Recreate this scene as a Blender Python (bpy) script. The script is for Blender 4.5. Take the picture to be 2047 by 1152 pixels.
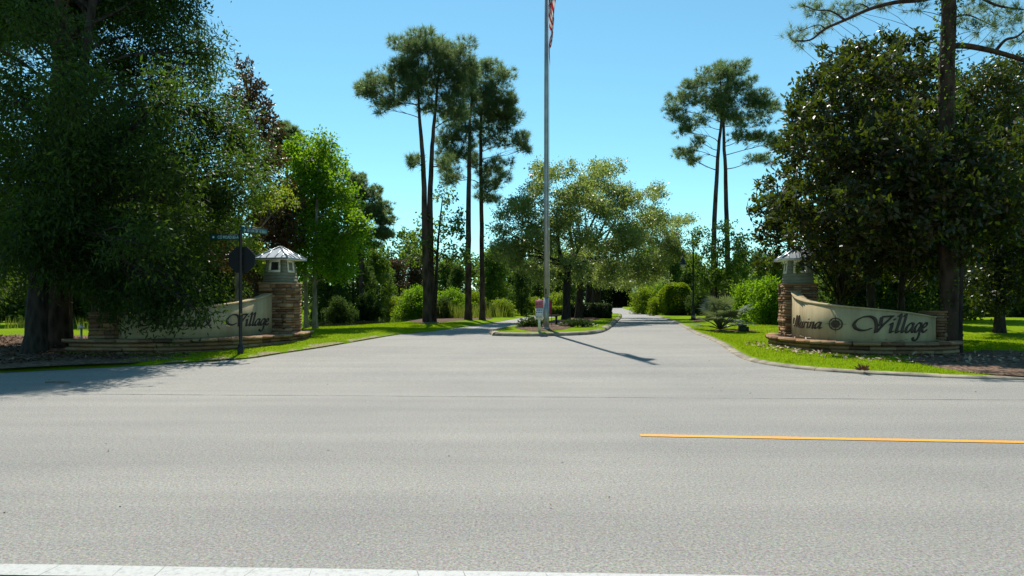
import bpy, math, random
import numpy as np
from mathutils import Vector, Matrix
from mathutils.geometry import delaunay_2d_cdt

for o in list(bpy.data.objects): bpy.data.objects.remove(o)
SC = bpy.context.scene
COL = SC.collection
R = math.radians

# ---------------------------------------------------------------- camera, sky, sun, exposure
FPX, HZ, CX, CAMH = 1365.0, 608.0, 1023.5, 1.5          # focal length / horizon / centre in photo pixels, eye height in m
cam = bpy.data.cameras.new('camera'); camo = bpy.data.objects.new('camera', cam); COL.objects.link(camo)
camo.location = (0, 0, CAMH); camo.rotation_euler = (R(90), 0, 0)
cam.sensor_width = 36.0; cam.lens = 36.0 * FPX / 2047.0; cam.shift_y = (HZ - 576.0) / 2047.0
cam.clip_start = 0.05; cam.clip_end = 3000
SC.camera = camo

SUN_EL, SUN_AZ = 54.5, -10.0                              # degrees; azimuth measured from +Y towards +X
w = bpy.data.worlds.new('World'); SC.world = w; w.use_nodes = True
nt = w.node_tree; nt.nodes.clear()
wo = nt.nodes.new('ShaderNodeOutputWorld'); bg = nt.nodes.new('ShaderNodeBackground')
sky = nt.nodes.new('ShaderNodeTexSky'); sky.sky_type = 'NISHITA'; sky.sun_disc = False
sky.sun_elevation = R(SUN_EL); sky.sun_rotation = R(SUN_AZ)
sky.air_density = 1.0; sky.dust_density = 0.1; sky.ozone_density = 1.6
hs = nt.nodes.new('ShaderNodeMix'); hs.data_type = 'RGBA'; hs.blend_type = 'MULTIPLY'; hs.inputs[0].default_value = 1.0
hs.inputs[7].default_value = (0.73, 1.14, 1.06, 1)        # the camera's cyan white balance
nt.links.new(sky.outputs[0], hs.inputs[6]); nt.links.new(hs.outputs[2], bg.inputs[0]); nt.links.new(bg.outputs[0], wo.inputs[0])
bg.inputs[1].default_value = 0.10
sl = bpy.data.lights.new('sun', 'SUN'); sl.energy = 4.9; sl.angle = R(0.53); sl.color = (1.0, 0.95, 0.87)
slo = bpy.data.objects.new('sun', sl); COL.objects.link(slo)
SUNV = Vector((math.sin(R(SUN_AZ)) * math.cos(R(SUN_EL)), math.cos(R(SUN_AZ)) * math.cos(R(SUN_EL)), math.sin(R(SUN_EL))))
slo.rotation_euler = (-SUNV).to_track_quat('-Z', 'Y').to_euler(); slo.location = (0, 0, 60)
vs = SC.view_settings; vs.view_transform = 'Standard'; vs.look = 'None'; vs.gamma = 1.0; vs.use_curve_mapping = False
vs.exposure = 0.5
SC.cycles.sample_clamp_direct = 8; SC.cycles.sample_clamp_indirect = 3
SC.cycles.max_bounces = 8; SC.cycles.transparent_max_bounces = 8
try:
    SC.cycles.use_denoising = True
except Exception: pass

# ---------------------------------------------------------------- terrain and pixel helpers
def E(y):
    t = min(1.0, max(0.0, (y - 12.0) / 22.0)); return 0.37 * t * t * (3 - 2 * t)
def sstep(a, b, v):
    t = min(1.0, max(0.0, (v - a) / (b - a))); return t * t * (3 - 2 * t)
def pond_q(x, y):
    dx = (x + 12.2 + 0.02 * (y - 56)) / 4.2; dy = (y - 57) / 19.0
    return math.sqrt(dx * dx + dy * dy)
WATER_Z = 0.13
def lawn(x, y):
    z = E(y) * (1 - 0.6 * sstep(6.6, 9.5, x) * (1 - sstep(24, 34, y))) + 0.07
    if x < -2 and y > 22:
        q = pond_q(x, y)
        z -= 0.42 * math.exp(-(max(0.0, q - 0.7) / 0.55) ** 2)
        z += 0.55 * sstep(1.2, 3.2, q) * sstep(62, 85, y)
    z += 0.03 * math.sin(x * 0.9 + 1.3) * math.sin(y * 0.7) * sstep(0.0, 6.0, abs(x - 1) - 6)
    if x > 14: z += 0.25 * sstep(15, 26, x) * sstep(20, 34, y)
    return z
def median_z(x, y): return E(y) + 0.12
def G(px, py, dz=0.0, fn=None):
    d = 30.0
    for _ in range(60):
        x = (px - CX) / FPX * d
        z = (fn(x, d) if fn else E(d)) + dz
        d = 0.5 * d + 0.5 * max(2.0, (CAMH - z) * FPX / (py - HZ))
    return ((px - CX) / FPX * d, d)
def P(px, py, d): return np.array([(px - CX) / FPX * d, d, CAMH - (py - HZ) / FPX * d])

# ---------------------------------------------------------------- materials
def nmat(name):
    m = bpy.data.materials.new(name); m.use_nodes = True
    t = m.node_tree; t.nodes.clear()
    out = t.nodes.new('ShaderNodeOutputMaterial')
    return m, t, out
def node(t, typ, **kw):
    n = t.nodes.new(typ)
    for k, v in kw.items():
        if k in n.inputs: n.inputs[k].default_value = v
        else: setattr(n, k, v)
    return n
def ramp(t, stops, interp='LINEAR'):
    r = t.nodes.new('ShaderNodeValToRGB'); cr = r.color_ramp; cr.interpolation = interp
    while len(cr.elements) < len(stops): cr.elements.new(0.5)
    for e, (p, c) in zip(cr.elements, stops): e.position = p; e.color = (c[0], c[1], c[2], 1)
    return r
def mixc(t, a, b, fac, mode='MIX'):
    m = t.nodes.new('ShaderNodeMix'); m.data_type = 'RGBA'; m.blend_type = mode
    for sock, v in ((m.inputs[0], fac), (m.inputs[6], a), (m.inputs[7], b)):
        if isinstance(v, bpy.types.NodeSocket): t.links.new(v, sock)
        elif isinstance(v, (int, float)): sock.default_value = v
        else: sock.default_value = (*v, 1)
    return m.outputs[2]
def coords(t, scale=(1, 1, 1), kind='Object', rot=(0, 0, 0)):
    c = t.nodes.new('ShaderNodeTexCoord'); mp = t.nodes.new('ShaderNodeMapping')
    mp.inputs['Scale'].default_value = scale; mp.inputs['Rotation'].default_value = rot
    t.links.new(c.outputs[kind], mp.inputs[0]); return mp.outputs[0]
def noise(t, vec, scale, detail=3, rough=0.55, dist=0.0):
    n = node(t, 'ShaderNodeTexNoise', Scale=scale, Detail=detail, Roughness=rough, Distortion=dist)
    if vec is not None: t.links.new(vec, n.inputs['Vector'])
    return n.outputs['Fac']
def bump(t, h, strength, dist=0.02):
    b = node(t, 'ShaderNodeBump', Strength=strength, Distance=dist); t.links.new(h, b.inputs['Height']); return b.outputs[0]
def bsdf(t, out, color=None, rough=0.8, spec=0.3, metal=0.0, normal=None):
    b = t.nodes.new('ShaderNodeBsdfPrincipled')
    if color is not None:
        if isinstance(color, bpy.types.NodeSocket): t.links.new(color, b.inputs['Base Color'])
        else: b.inputs['Base Color'].default_value = (*color, 1)
    if isinstance(rough, bpy.types.NodeSocket): t.links.new(rough, b.inputs['Roughness'])
    else: b.inputs['Roughness'].default_value = rough
    b.inputs['Specular IOR Level'].default_value = spec; b.inputs['Metallic'].default_value = metal
    if normal is not None: t.links.new(normal, b.inputs['Normal'])
    if out is not None: t.links.new(b.outputs[0], out.inputs[0])
    return b
def plain(name, color, rough=0.6, spec=0.4, metal=0.0, var=0.25, scale=9.0, bmp=0.1):
    m, t, out = nmat(name); v = coords(t)
    n = noise(t, v, scale, 5)
    lo = tuple(c * (1 - var) for c in color); hi = tuple(min(1, c * (1 + var)) for c in color)
    r = ramp(t, [(0.3, lo), (0.7, hi)]); t.links.new(n, r.inputs[0])
    bsdf(t, out, r.outputs[0], rough, spec, metal, bump(t, n, bmp, 0.01)); return m
def leafmat(name, stops, trans, fac=0.35, rough=0.45, spec=0.35, back=None):
    m, t, out = nmat(name)
    g = t.nodes.new('ShaderNodeNewGeometry')
    r = ramp(t, stops); t.links.new(g.outputs['Random Per Island'], r.inputs[0])
    oi = t.nodes.new('ShaderNodeObjectInfo')
    hv = t.nodes.new('ShaderNodeHueSaturation')
    mr = node(t, 'ShaderNodeMapRange'); t.links.new(oi.outputs['Random'], mr.inputs[0])
    mr.inputs[3].default_value = 0.85; mr.inputs[4].default_value = 1.15
    t.links.new(mr.outputs[0], hv.inputs['Value']); t.links.new(r.outputs[0], hv.inputs['Color'])
    c = hv.outputs[0]
    if back is not None: c = mixc(t, c, back, g.outputs['Backfacing'])
    b = bsdf(t, None, c, rough, spec)
    tr = t.nodes.new('ShaderNodeBsdfTranslucent')
    tc = mixc(t, hv.outputs[0], trans, 0.75); t.links.new(tc, tr.inputs[0])
    mx = t.nodes.new('ShaderNodeMixShader'); mx.inputs[0].default_value = fac
    t.links.new(b.outputs[0], mx.inputs[1]); t.links.new(tr.outputs[0], mx.inputs[2]); t.links.new(mx.outputs[0], out.inputs[0])
    return m
def barkmat(name, c1, c2, zs=0.25, scale=14):
    m, t, out = nmat(name); v = coords(t, (1, 1, zs))
    n = noise(t, v, scale, 6, 0.65, 0.4)
    vo = node(t, 'ShaderNodeTexVoronoi', Scale=scale * 0.6); t.links.new(v, vo.inputs['Vector'])
    h = mixc(t, n, vo.outputs['Distance'], 0.5)
    r = ramp(t, [(0.25, c1), (0.62, c2)]); t.links.new(h, r.inputs[0])
    bsdf(t, out, r.outputs[0], 0.95, 0.15, 0, bump(t, h, 0.9, 0.04)); return m

def mat_asphalt():
    m, t, out = nmat('asphalt')
    v = coords(t)
    fine = noise(t, v, 55, 4, 0.8); mid = noise(t, v, 24, 4, 0.6)
    streak = noise(t, coords(t, (0.05, 0.75, 1), rot=(0, 0, R(3))), 1.6, 4, 0.6)
    big = noise(t, v, 0.22, 5, 0.6)
    vo = node(t, 'ShaderNodeTexVoronoi', Scale=110.0); t.links.new(v, vo.inputs['Vector'])
    r = ramp(t, [(0.3, (0.042, 0.040, 0.037)), (0.7, (0.388, 0.368, 0.324))]); t.links.new(fine, r.inputs[0])
    c = mixc(t, r.outputs[0], vo.outputs['Color'], 0.08)
    r2 = ramp(t, [(0.30, (0.87, 0.87, 0.87)), (0.70, (1.09, 1.085, 1.06))]); t.links.new(streak, r2.inputs[0])
    c = mixc(t, c, r2.outputs[0], 0.9, 'MULTIPLY')
    r3 = ramp(t, [(0.3, (0.84, 0.84, 0.85)), (0.7, (1.12, 1.11, 1.07))]); t.links.new(big, r3.inputs[0])
    c = mixc(t, c, r3.outputs[0], 0.8, 'MULTIPLY')
    r4 = ramp(t, [(0.3, (0.86, 0.86, 0.86)), (0.7, (1.14, 1.14, 1.14))]); t.links.new(mid, r4.inputs[0])
    c = mixc(t, c, r4.outputs[0], 1.0, 'MULTIPLY')
    bsdf(t, out, c, 0.82, 0.3, 0, bump(t, fine, 0.5, 0.012)); return m
def mat_grass():
    m, t, out = nmat('lawn_grass')
    v = coords(t)
    a = noise(t, v, 0.35, 4, 0.6); b = noise(t, v, 6, 5, 0.7); c3 = noise(t, coords(t, (1, 0.5, 1)), 38, 4, 0.75)
    r = ramp(t, [(0.3, (0.105, 0.185, 0.002)), (0.55, (0.165, 0.255, 0.003)), (0.8, (0.215, 0.285, 0.006))]); t.links.new(c3, r.inputs[0])
    r2 = ramp(t, [(0.3, (0.82, 0.9, 0.9)), (0.7, (1.15, 1.08, 0.9))]); t.links.new(a, r2.inputs[0])
    c = mixc(t, r.outputs[0], r2.outputs[0], 1.0, 'MULTIPLY')
    r3 = ramp(t, [(0.60, (0, 0, 0)), (0.76, (1, 1, 1))]); t.links.new(b, r3.inputs[0])
    c = mixc(t, c, (0.17, 0.155, 0.06), r3.outputs[0])
    bsdf(t, out, c, 0.95, 0.03, 0, bump(t, c3, 0.8, 0.05)); return m
def mat_mulch(name, dark, lite, scale=22):
    m, t, out = nmat(name); v = coords(t)
    vo = node(t, 'ShaderNodeTexVoronoi', Scale=scale); t.links.new(v, vo.inputs['Vector'])
    n = noise(t, v, scale * 0.8, 5, 0.7)
    h = mixc(t, vo.outputs['Color'], n, 0.5)
    r = ramp(t, [(0.3, dark), (0.7, lite)]); t.links.new(h, r.inputs[0])
    bsdf(t, out, r.outputs[0], 0.95, 0.1, 0, bump(t, h, 1.0, 0.05)); return m
def mat_stone():
    m, t, out = nmat('ledge_stone'); v = coords(t, (3, 3, 3), 'Generated')
    oi = t.nodes.new('ShaderNodeObjectInfo')
    r = ramp(t, [(0.0, (0.33, 0.17, 0.085)), (0.2, (0.42, 0.25, 0.13)), (0.4, (0.20, 0.10, 0.055)), (0.6, (0.34, 0.21, 0.125)),
                 (0.8, (0.45, 0.30, 0.17)), (1.0, (0.15, 0.085, 0.055))]); t.links.new(oi.outputs['Random'], r.inputs[0])
    n = noise(t, v, 2.5, 6, 0.7)
    r2 = ramp(t, [(0.3, (0.5, 0.5, 0.5)), (0.7, (1.0, 1.0, 1.0))]); t.links.new(n, r2.inputs[0])
    c = mixc(t, r.outputs[0], r2.outputs[0], 1.0, 'MULTIPLY')
    bsdf(t, out, c, 0.92, 0.15, 0, bump(t, n, 0.6, 0.02)); return m
def mat_stucco():
    m, t, out = nmat('cream_stucco'); v = coords(t)
    n = noise(t, v, 60, 4, 0.7); s = noise(t, coords(t, (1, 1, 0.25)), 2.2, 4, 0.6)
    r = ramp(t, [(0.28, (0.27, 0.205, 0.11)), (0.45, (0.37, 0.285, 0.16)), (0.66, (0.46, 0.365, 0.21))]); t.links.new(s, r.inputs[0])
    bsdf(t, out, r.outputs[0], 0.9, 0.15, 0, bump(t, n, 0.25, 0.01)); return m
def mat_water():
    m, t, out = nmat('pond_water'); v = coords(t, (1, 2.2, 1))
    n = noise(t, v, 2.0, 3, 0.5)
    bsdf(t, out, (0.016, 0.022, 0.012), 0.06, 0.5, 0, bump(t, n, 0.06, 0.03)); return m
def mat_flag():
    m, t, out = nmat('flag_cloth')
    uv = t.nodes.new('ShaderNodeUVMap'); sp = t.nodes.new('ShaderNodeSeparateXYZ'); t.links.new(uv.outputs[0], sp.inputs[0])
    def mth(op, a, b=None):
        n = t.nodes.new('ShaderNodeMath'); n.operation = op
        for i, q in enumerate((a, b)):
            if q is None: continue
            if isinstance(q, bpy.types.NodeSocket): t.links.new(q, n.inputs[i])
            else: n.inputs[i].default_value = q
        return n.outputs[0]
    u, vv = sp.outputs[0], sp.outputs[1]
    st = mth('LESS_THAN', mth('MODULO', mth('MULTIPLY', vv, 13.0), 2.0), 1.0)
    c = mixc(t, (0.62, 0.60, 0.58), (0.36, 0.018, 0.030), st)
    can = mth('MULTIPLY', mth('LESS_THAN', u, 0.4), mth('LESS_THAN', vv, 7 / 13))
    fu = mth('SUBTRACT', mth('FRACT', mth('MULTIPLY', u, 6 / 0.4)), 0.5); fv = mth('SUBTRACT', mth('FRACT', mth('MULTIPLY', vv, 5 * 13 / 7)), 0.5)
    star = mth('LESS_THAN', mth('ADD', mth('MULTIPLY', fu, fu), mth('MULTIPLY', fv, fv)), 0.07)
    cb = mixc(t, (0.012, 0.02, 0.10), (0.62, 0.60, 0.58), star)
    c = mixc(t, c, cb, can)
    b = bsdf(t, None, c, 0.8, 0.2); tr = t.nodes.new('ShaderNodeBsdfTranslucent'); t.links.new(c, tr.inputs[0])
    mx = t.nodes.new('ShaderNodeMixShader'); mx.inputs[0].default_value = 0.3
    t.links.new(b.outputs[0], mx.inputs[1]); t.links.new(tr.outputs[0], mx.inputs[2]); t.links.new(mx.outputs[0], out.inputs[0]); return m
def mat_worn_paint(name, col, under=(0.2, 0.2, 0.19)):
    m, t, out = nmat(name); v = coords(t)
    n = noise(t, v, 26, 6, 0.75); r = ramp(t, [(0.50, (0, 0, 0)), (0.66, (1, 1, 1))]); t.links.new(n, r.inputs[0])
    f = noise(t, v, 90, 3, 0.7); r2 = ramp(t, [(0.3, tuple(c * 0.86 for c in col)), (0.7, col)]); t.links.new(f, r2.inputs[0])
    k = t.nodes.new('ShaderNodeMath'); k.operation = 'MULTIPLY'; k.inputs[1].default_value = 0.6; t.links.new(r.outputs[0], k.inputs[0])
    bsdf(t, out, mixc(t, r2.outputs[0], under, k.outputs[0]), 0.7, 0.3, 0, bump(t, f, 0.3, 0.008)); return m
def mat_glass_dark():
    m, t, out = nmat('dark_pane'); bsdf(t, out, (0.03, 0.035, 0.035), 0.12, 0.6); return m

M = dict(
    asphalt=mat_asphalt(), grass=mat_grass(), stone=mat_stone(), stucco=mat_stucco(), water=mat_water(), flag=mat_flag(), pane=mat_glass_dark(),
    seam=plain('tar_joint', (0.10, 0.098, 0.094), 0.8, 0.3, 0, 0.4, 30),
    white_line=mat_worn_paint('white_road_paint', (0.46, 0.46, 0.43)), yellow_line=mat_worn_paint('yellow_road_paint', (0.72, 0.33, 0.02)),
    concrete=plain('kerb_concrete', (0.235, 0.205, 0.15), 0.9, 0.2, 0, 0.45, 3.5, 0.3), sand=mat_mulch('sandy_edge', (0.14, 0.15, 0.05), (0.34, 0.29, 0.17), 26),
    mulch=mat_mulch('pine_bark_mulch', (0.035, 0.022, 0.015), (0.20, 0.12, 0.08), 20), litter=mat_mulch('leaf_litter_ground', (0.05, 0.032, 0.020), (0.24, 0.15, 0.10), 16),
    forest=mat_mulch('forest_floor', (0.03, 0.035, 0.012), (0.07, 0.065, 0.03), 4),
    mortar=plain('mortar', (0.07, 0.055, 0.045), 0.95, 0.1), siding=plain('sage_siding', (0.17, 0.175, 0.125), 0.75, 0.25, 0, 0.15, 3),
    trim=plain('cream_trim', (0.62, 0.58, 0.47), 0.6, 0.3, 0, 0.08, 4), roof=plain('roof_metal', (0.42, 0.45, 0.47), 0.38, 0.5, 0.75, 0.12, 3),
    bronze=plain('bronze_letter', (0.055, 0.032, 0.024), 0.55, 0.4, 0.3, 0.3, 12), black=plain('black_metal', (0.010, 0.010, 0.011), 0.5, 0.4),
    signback=plain('dark_sign_back', (0.005, 0.005, 0.006), 0.6, 0.3), blade=plain('green_blade', (0.006, 0.05, 0.042), 0.5, 0.35, 0, 0.1), blade_text=plain('blade_letters', (0.30, 0.42, 0.40), 0.5, 0.3, 0, 0.05),
    steel=plain('pole_metal', (0.30, 0.30, 0.29), 0.45, 0.5, 0.6, 0.2, 3), whitepaint=plain('white_paint', (0.62, 0.63, 0.62), 0.6, 0.3, 0, 0.06), pinkpanel=plain('faded_red_print', (0.44, 0.15, 0.18), 0.6, 0.3, 0, 0.1),
    redink=plain('dark_red_ink', (0.22, 0.03, 0.06), 0.7), greyink=plain('grey_ink', (0.06, 0.07, 0.08), 0.7), orange=plain('orange_plastic', (0.50, 0.10, 0.02), 0.5), redcloth=plain('red_cloth', (0.30, 0.03, 0.05), 0.8),
    wood=plain('brown_wood', (0.10, 0.055, 0.03), 0.8), greenbox=plain('green_box', (0.02, 0.03, 0.02), 0.6), lampglass=plain('lamp_glass', (0.5, 0.5, 0.46), 0.3), twig=plain('grey_twig', (0.20, 0.15, 0.11), 0.9),
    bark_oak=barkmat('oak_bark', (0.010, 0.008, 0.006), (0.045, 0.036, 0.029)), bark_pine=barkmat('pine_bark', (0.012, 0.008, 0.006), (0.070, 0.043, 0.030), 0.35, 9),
    bark_far=barkmat('far_pine_bark', (0.022, 0.014, 0.010), (0.095, 0.064, 0.048), 0.35, 6), bark_pale=barkmat('pale_bark', (0.09, 0.075, 0.06), (0.24, 0.21, 0.18)),
)
L = dict(
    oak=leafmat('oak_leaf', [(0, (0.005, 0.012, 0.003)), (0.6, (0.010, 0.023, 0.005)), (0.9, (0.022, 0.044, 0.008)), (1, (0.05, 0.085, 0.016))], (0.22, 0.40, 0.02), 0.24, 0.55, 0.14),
    magnolia=leafmat('magnolia_leaf', [(0, (0.006, 0.012, 0.004)), (0.5, (0.011, 0.021, 0.005)), (0.84, (0.022, 0.040, 0.006)), (0.91, (0.10, 0.13, 0.008)), (1, (0.17, 0.15, 0.010))], (0.22, 0.32, 0.012), 0.17, 0.40, 0.26, (0.030, 0.020, 0.007)),
    magnolia_red=leafmat('bronze_magnolia_leaf', [(0, (0.010, 0.015, 0.005)), (0.6, (0.018, 0.024, 0.008)), (1, (0.04, 0.032, 0.012))], (0.22, 0.13, 0.03), 0.2, 0.42, 0.3, (0.085, 0.034, 0.014)),
    maple=leafmat('maple_leaf', [(0, (0.022, 0.058, 0.005)), (0.5, (0.042, 0.098, 0.008)), (1, (0.075, 0.145, 0.010))], (0.34, 0.60, 0.01), 0.46, 0.6, 0.2),
    yellow=leafmat('yellow_green_leaf', [(0, (0.07, 0.12, 0.010)), (1, (0.14, 0.19, 0.014))], (0.45, 0.56, 0.02), 0.45, 0.5, 0.3),
    live=leafmat('live_oak_leaf', [(0, (0.034, 0.052, 0.016)), (0.5, (0.070, 0.100, 0.026)), (0.85, (0.13, 0.16, 0.045)), (1, (0.22, 0.24, 0.11))], (0.46, 0.58, 0.10), 0.42, 0.40, 0.4),
    pine=leafmat('pine_needle', [(0, (0.026, 0.052, 0.022)), (0.5, (0.052, 0.086, 0.034)), (1, (0.100, 0.135, 0.055))], (0.27, 0.39, 0.11), 0.42, 0.5, 0.3),
    back=leafmat('background_leaf', [(0, (0.016, 0.036, 0.008)), (0.5, (0.032, 0.066, 0.012)), (1, (0.065, 0.105, 0.018))], (0.28, 0.44, 0.03), 0.40, 0.6, 0.18),
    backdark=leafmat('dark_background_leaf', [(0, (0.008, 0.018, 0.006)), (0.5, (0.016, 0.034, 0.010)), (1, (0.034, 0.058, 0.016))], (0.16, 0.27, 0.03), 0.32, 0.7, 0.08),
    bush=leafmat('bush_leaf', [(0, (0.030, 0.062, 0.005)), (0.5, (0.058, 0.108, 0.007)), (1, (0.110, 0.165, 0.010))], (0.40, 0.54, 0.01), 0.44, 0.6, 0.18),
    hedge=leafmat('hedge_leaf', [(0, (0.012, 0.026, 0.010)), (1, (0.035, 0.060, 0.018))], (0.10, 0.17, 0.02), 0.25, 0.45, 0.4),
    palm=leafmat('palmetto_leaf', [(0, (0.050, 0.070, 0.030)), (1, (0.11, 0.135, 0.065))], (0.22, 0.28, 0.08), 0.3, 0.38, 0.5),
    reed=leafmat('reed_leaf', [(0, (0.06, 0.10, 0.016)), (1, (0.14, 0.18, 0.03))], (0.34, 0.42, 0.04), 0.4, 0.5, 0.3),
    blade=leafmat('grass_blade', [(0, (0.11, 0.19, 0.003)), (0.6, (0.17, 0.26, 0.004)), (1, (0.22, 0.28, 0.01))], (0.42, 0.55, 0.005), 0.4, 0.7, 0.05),
    brown=leafmat('brown_litter_leaf', [(0, (0.035, 0.018, 0.010)), (0.5, (0.09, 0.05, 0.028)), (0.85, (0.16, 0.095, 0.055)), (1, (0.28, 0.19, 0.12))], (0.2, 0.12, 0.05), 0.08, 0.8, 0.1),
    fallen=leafmat('fallen_leaf', [(0, (0.10, 0.055, 0.03)), (0.4, (0.22, 0.14, 0.08)), (0.7, (0.34, 0.25, 0.16)), (1, (0.44, 0.38, 0.28))], (0.2, 0.12, 0.05), 0.1, 0.6, 0.3),
)

# ---------------------------------------------------------------- object helpers
def link(o, parent=None):
    COL.objects.link(o)
    if parent is not None: o.parent = parent
    return o
def tag(o, label=None, cat=None, group=None, kind=None):
    if label: o['label'] = label
    if cat: o['category'] = cat
    if group: o['group'] = group
    if kind: o['kind'] = kind
    return o
def empty(name, loc, label=None, cat=None, group=None):
    o = bpy.data.objects.new(name, None); o.location = loc; o.empty_display_size = 0.2; COL.objects.link(o)
    return tag(o, label, cat, group)
def mesh_np(name, V, quads=None, tris=None, mat=None, parent=None, smooth=False, loc=None):
    V = np.asarray(V, dtype=np.float32).reshape(-1, 3)
    q = np.asarray(quads, dtype=np.int32).reshape(-1, 4) if quads is not None and len(quads) else np.zeros((0, 4), np.int32)
    tr = np.asarray(tris, dtype=np.int32).reshape(-1, 3) if tris is not None and len(tris) else np.zeros((0, 3), np.int32)
    me = bpy.data.meshes.new(name); nl = q.size + tr.size; nf = len(q) + len(tr)
    me.vertices.add(len(V)); me.vertices.foreach_set('co', V.ravel())
    me.loops.add(nl); me.loops.foreach_set('vertex_index', np.concatenate([q.ravel(), tr.ravel()]))
    me.polygons.add(nf)
    ls = np.concatenate([np.arange(len(q)) * 4, q.size + np.arange(len(tr)) * 3]).astype(np.int32)
    me.polygons.foreach_set('loop_start', ls)
    if smooth: me.polygons.foreach_set('use_smooth', np.ones(nf, dtype=bool))
    me.update(calc_edges=True); me.validate()
    if mat is not None: me.materials.append(mat)
    o = bpy.data.objects.new(name, me); link(o, parent)
    if loc is not None: o.location = loc
    return o
class MB:
    def __init__(s): s.V = []; s.Q = []; s.T = []
    def quad(s, a, b, c, d):
        n = len(s.V); s.V += [tuple(a), tuple(b), tuple(c), tuple(d)]; s.Q.append((n, n + 1, n + 2, n + 3)); return s
    def tri(s, a, b, c):
        n = len(s.V); s.V += [tuple(a), tuple(b), tuple(c)]; s.T.append((n, n + 1, n + 2)); return s
    def hexa(s, p):                                                   # p: 4 bottom, 4 top (counter-clockwise)
        n = len(s.V); s.V += [tuple(v) for v in p]
        for f in ((3, 2, 1, 0), (4, 5, 6, 7), (0, 1, 5, 4), (1, 2, 6, 5), (2, 3, 7, 6), (3, 0, 4, 7)): s.Q.append(tuple(n + i for i in f))
        return s
    def box(s, c, d, rz=0.0):
        x, y, z = (q / 2 for q in d); ca, sa = math.cos(rz), math.sin(rz)
        f = lambda a, b, h: (c[0] + a * ca - b * sa, c[1] + a * sa + b * ca, c[2] + h)
        return s.hexa([f(-x, -y, -z), f(x, -y, -z), f(x, y, -z), f(-x, y, -z), f(-x, -y, z), f(x, -y, z), f(x, y, z), f(-x, y, z)])
    def tube(s, pts, rad, n=8, cap=True):
        pts = [np.asarray(p, float) for p in pts]; base = len(s.V)
        if np.isscalar(rad): rad = [rad] * len(pts)
        prev = None
        for i, p in enumerate(pts):
            t = pts[min(i + 1, len(pts) - 1)] - pts[max(i - 1, 0)]; t = t / (np.linalg.norm(t) + 1e-9)
            if prev is None:
                a = np.array([1.0, 0, 0]) if abs(t[0]) < 0.8 else np.array([0, 1.0, 0])
            else: a = prev
            u = a - t * a.dot(t); u /= np.linalg.norm(u) + 1e-9; v = np.cross(t, u); prev = u
            for k in range(n):
                an = 2 * math.pi * k / n; s.V.append(tuple(p + rad[i] * (math.cos(an) * u + math.sin(an) * v)))
        for i in range(len(pts) - 1):
            for k in range(n):
                a = base + i * n + k; b = base + i * n + (k + 1) % n; s.Q.append((a, b, b + n, a + n))
        if cap:
            for i, fl in ((0, True), (len(pts) - 1, False)):
                c = len(s.V); s.V.append(tuple(pts[i]))
                for k in range(n):
                    a = base + i * n + k; b = base + i * n + (k + 1) % n
                    s.T.append((c, b, a) if fl else (c, a, b))
        return s
    def lathe(s, c, prof, n=16):
        return s.tube([(c[0], c[1], c[2] + z) for z, r in prof], [r for z, r in prof], n)
    def build(s, name, mat, parent=None, smooth=False, off=None):
        V = np.array(s.V, float)
        if off is not None: V = V - np.array(off, float)
        return mesh_np(name, V, s.Q, s.T, mat, parent, smooth)
def catmull(pts, n=8):
    pts = [np.asarray(p, float) for p in pts]; P_ = [2 * pts[0] - pts[1]] + pts + [2 * pts[-1] - pts[-2]]; out = []
    for i in range(1, len(P_) - 2):
        for k in range(n):
            t = k / n; a, b, c, d = P_[i - 1:i + 3]
            out.append(0.5 * (2 * b + (c - a) * t + (2 * a - 5 * b + 4 * c - d) * t * t + (3 * b - a - 3 * c + d) * t ** 3))
    out.append(pts[-1]); return out
def inside(poly, x, y):
    r = False; j = len(poly) - 1
    for i in range(len(poly)):
        xi, yi = poly[i]; xj, yj = poly[j]
        if (yi > y) != (yj > y) and x < (xj - xi) * (y - yi) / (yj - yi) + xi: r = not r
        j = i
    return r
def sheet(name, poly, zfn, mat, step=lambda y: 1.5, kind='structure', label=None, edge_z=None):
    """a ground sheet: polygon outline, interior points, height from zfn"""
    pts = []; n = len(poly)
    for i in range(n):
        a, b = np.array(poly[i]), np.array(poly[(i + 1) % n]); l = np.linalg.norm(b - a)
        k = max(1, int(l / step(min(abs(a[1]), abs(b[1])) if step is not None else 1)))
        for j in range(k): pts.append(tuple(a + (b - a) * j / k))
    nb = len(pts); ys = [p[1] for p in pts]; xs = [p[0] for p in pts]
    y = min(ys); rr = random.Random(5); inner = []
    while y < max(ys):
        s = step(abs(y)); x = min(xs)
        while x < max(xs):
            sx = s * (1 if abs(x) < 40 else 4)
            px, py = x + rr.uniform(-.2, .2) * s, y + rr.uniform(-.2, .2) * s
            if inside(poly, px, py): inner.append((px, py))
            x += sx
        y += s
    allp = [Vector(p) for p in pts + inner]
    res = delaunay_2d_cdt(allp, [(i, (i + 1) % nb) for i in range(nb)], [list(range(nb))], 1, 1e-4)
    vs_, fs = res[0], res[2]; orig = res[3]
    V = []
    for v, og in zip(vs_, orig):
        b = any(k < nb for k in og)
        V.append((v.x, v.y, edge_z(v.x, v.y) if (b and edge_z) else zfn(v.x, v.y)))
    fs = [f if len(f) == 3 else f[:3] for f in fs]
    fs2 = []
    for f in fs:
        a, b, c = (V[i] for i in f)
        cr = (b[0] - a[0]) * (c[1] - a[1]) - (b[1] - a[1]) * (c[0] - a[0])
        fs2.append(tuple(f) if cr > 0 else (f[0], f[2], f[1]))
    o = mesh_np(name, V, None, fs2, mat, None, True)
    tag(o, label, None, None, kind); return o

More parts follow.
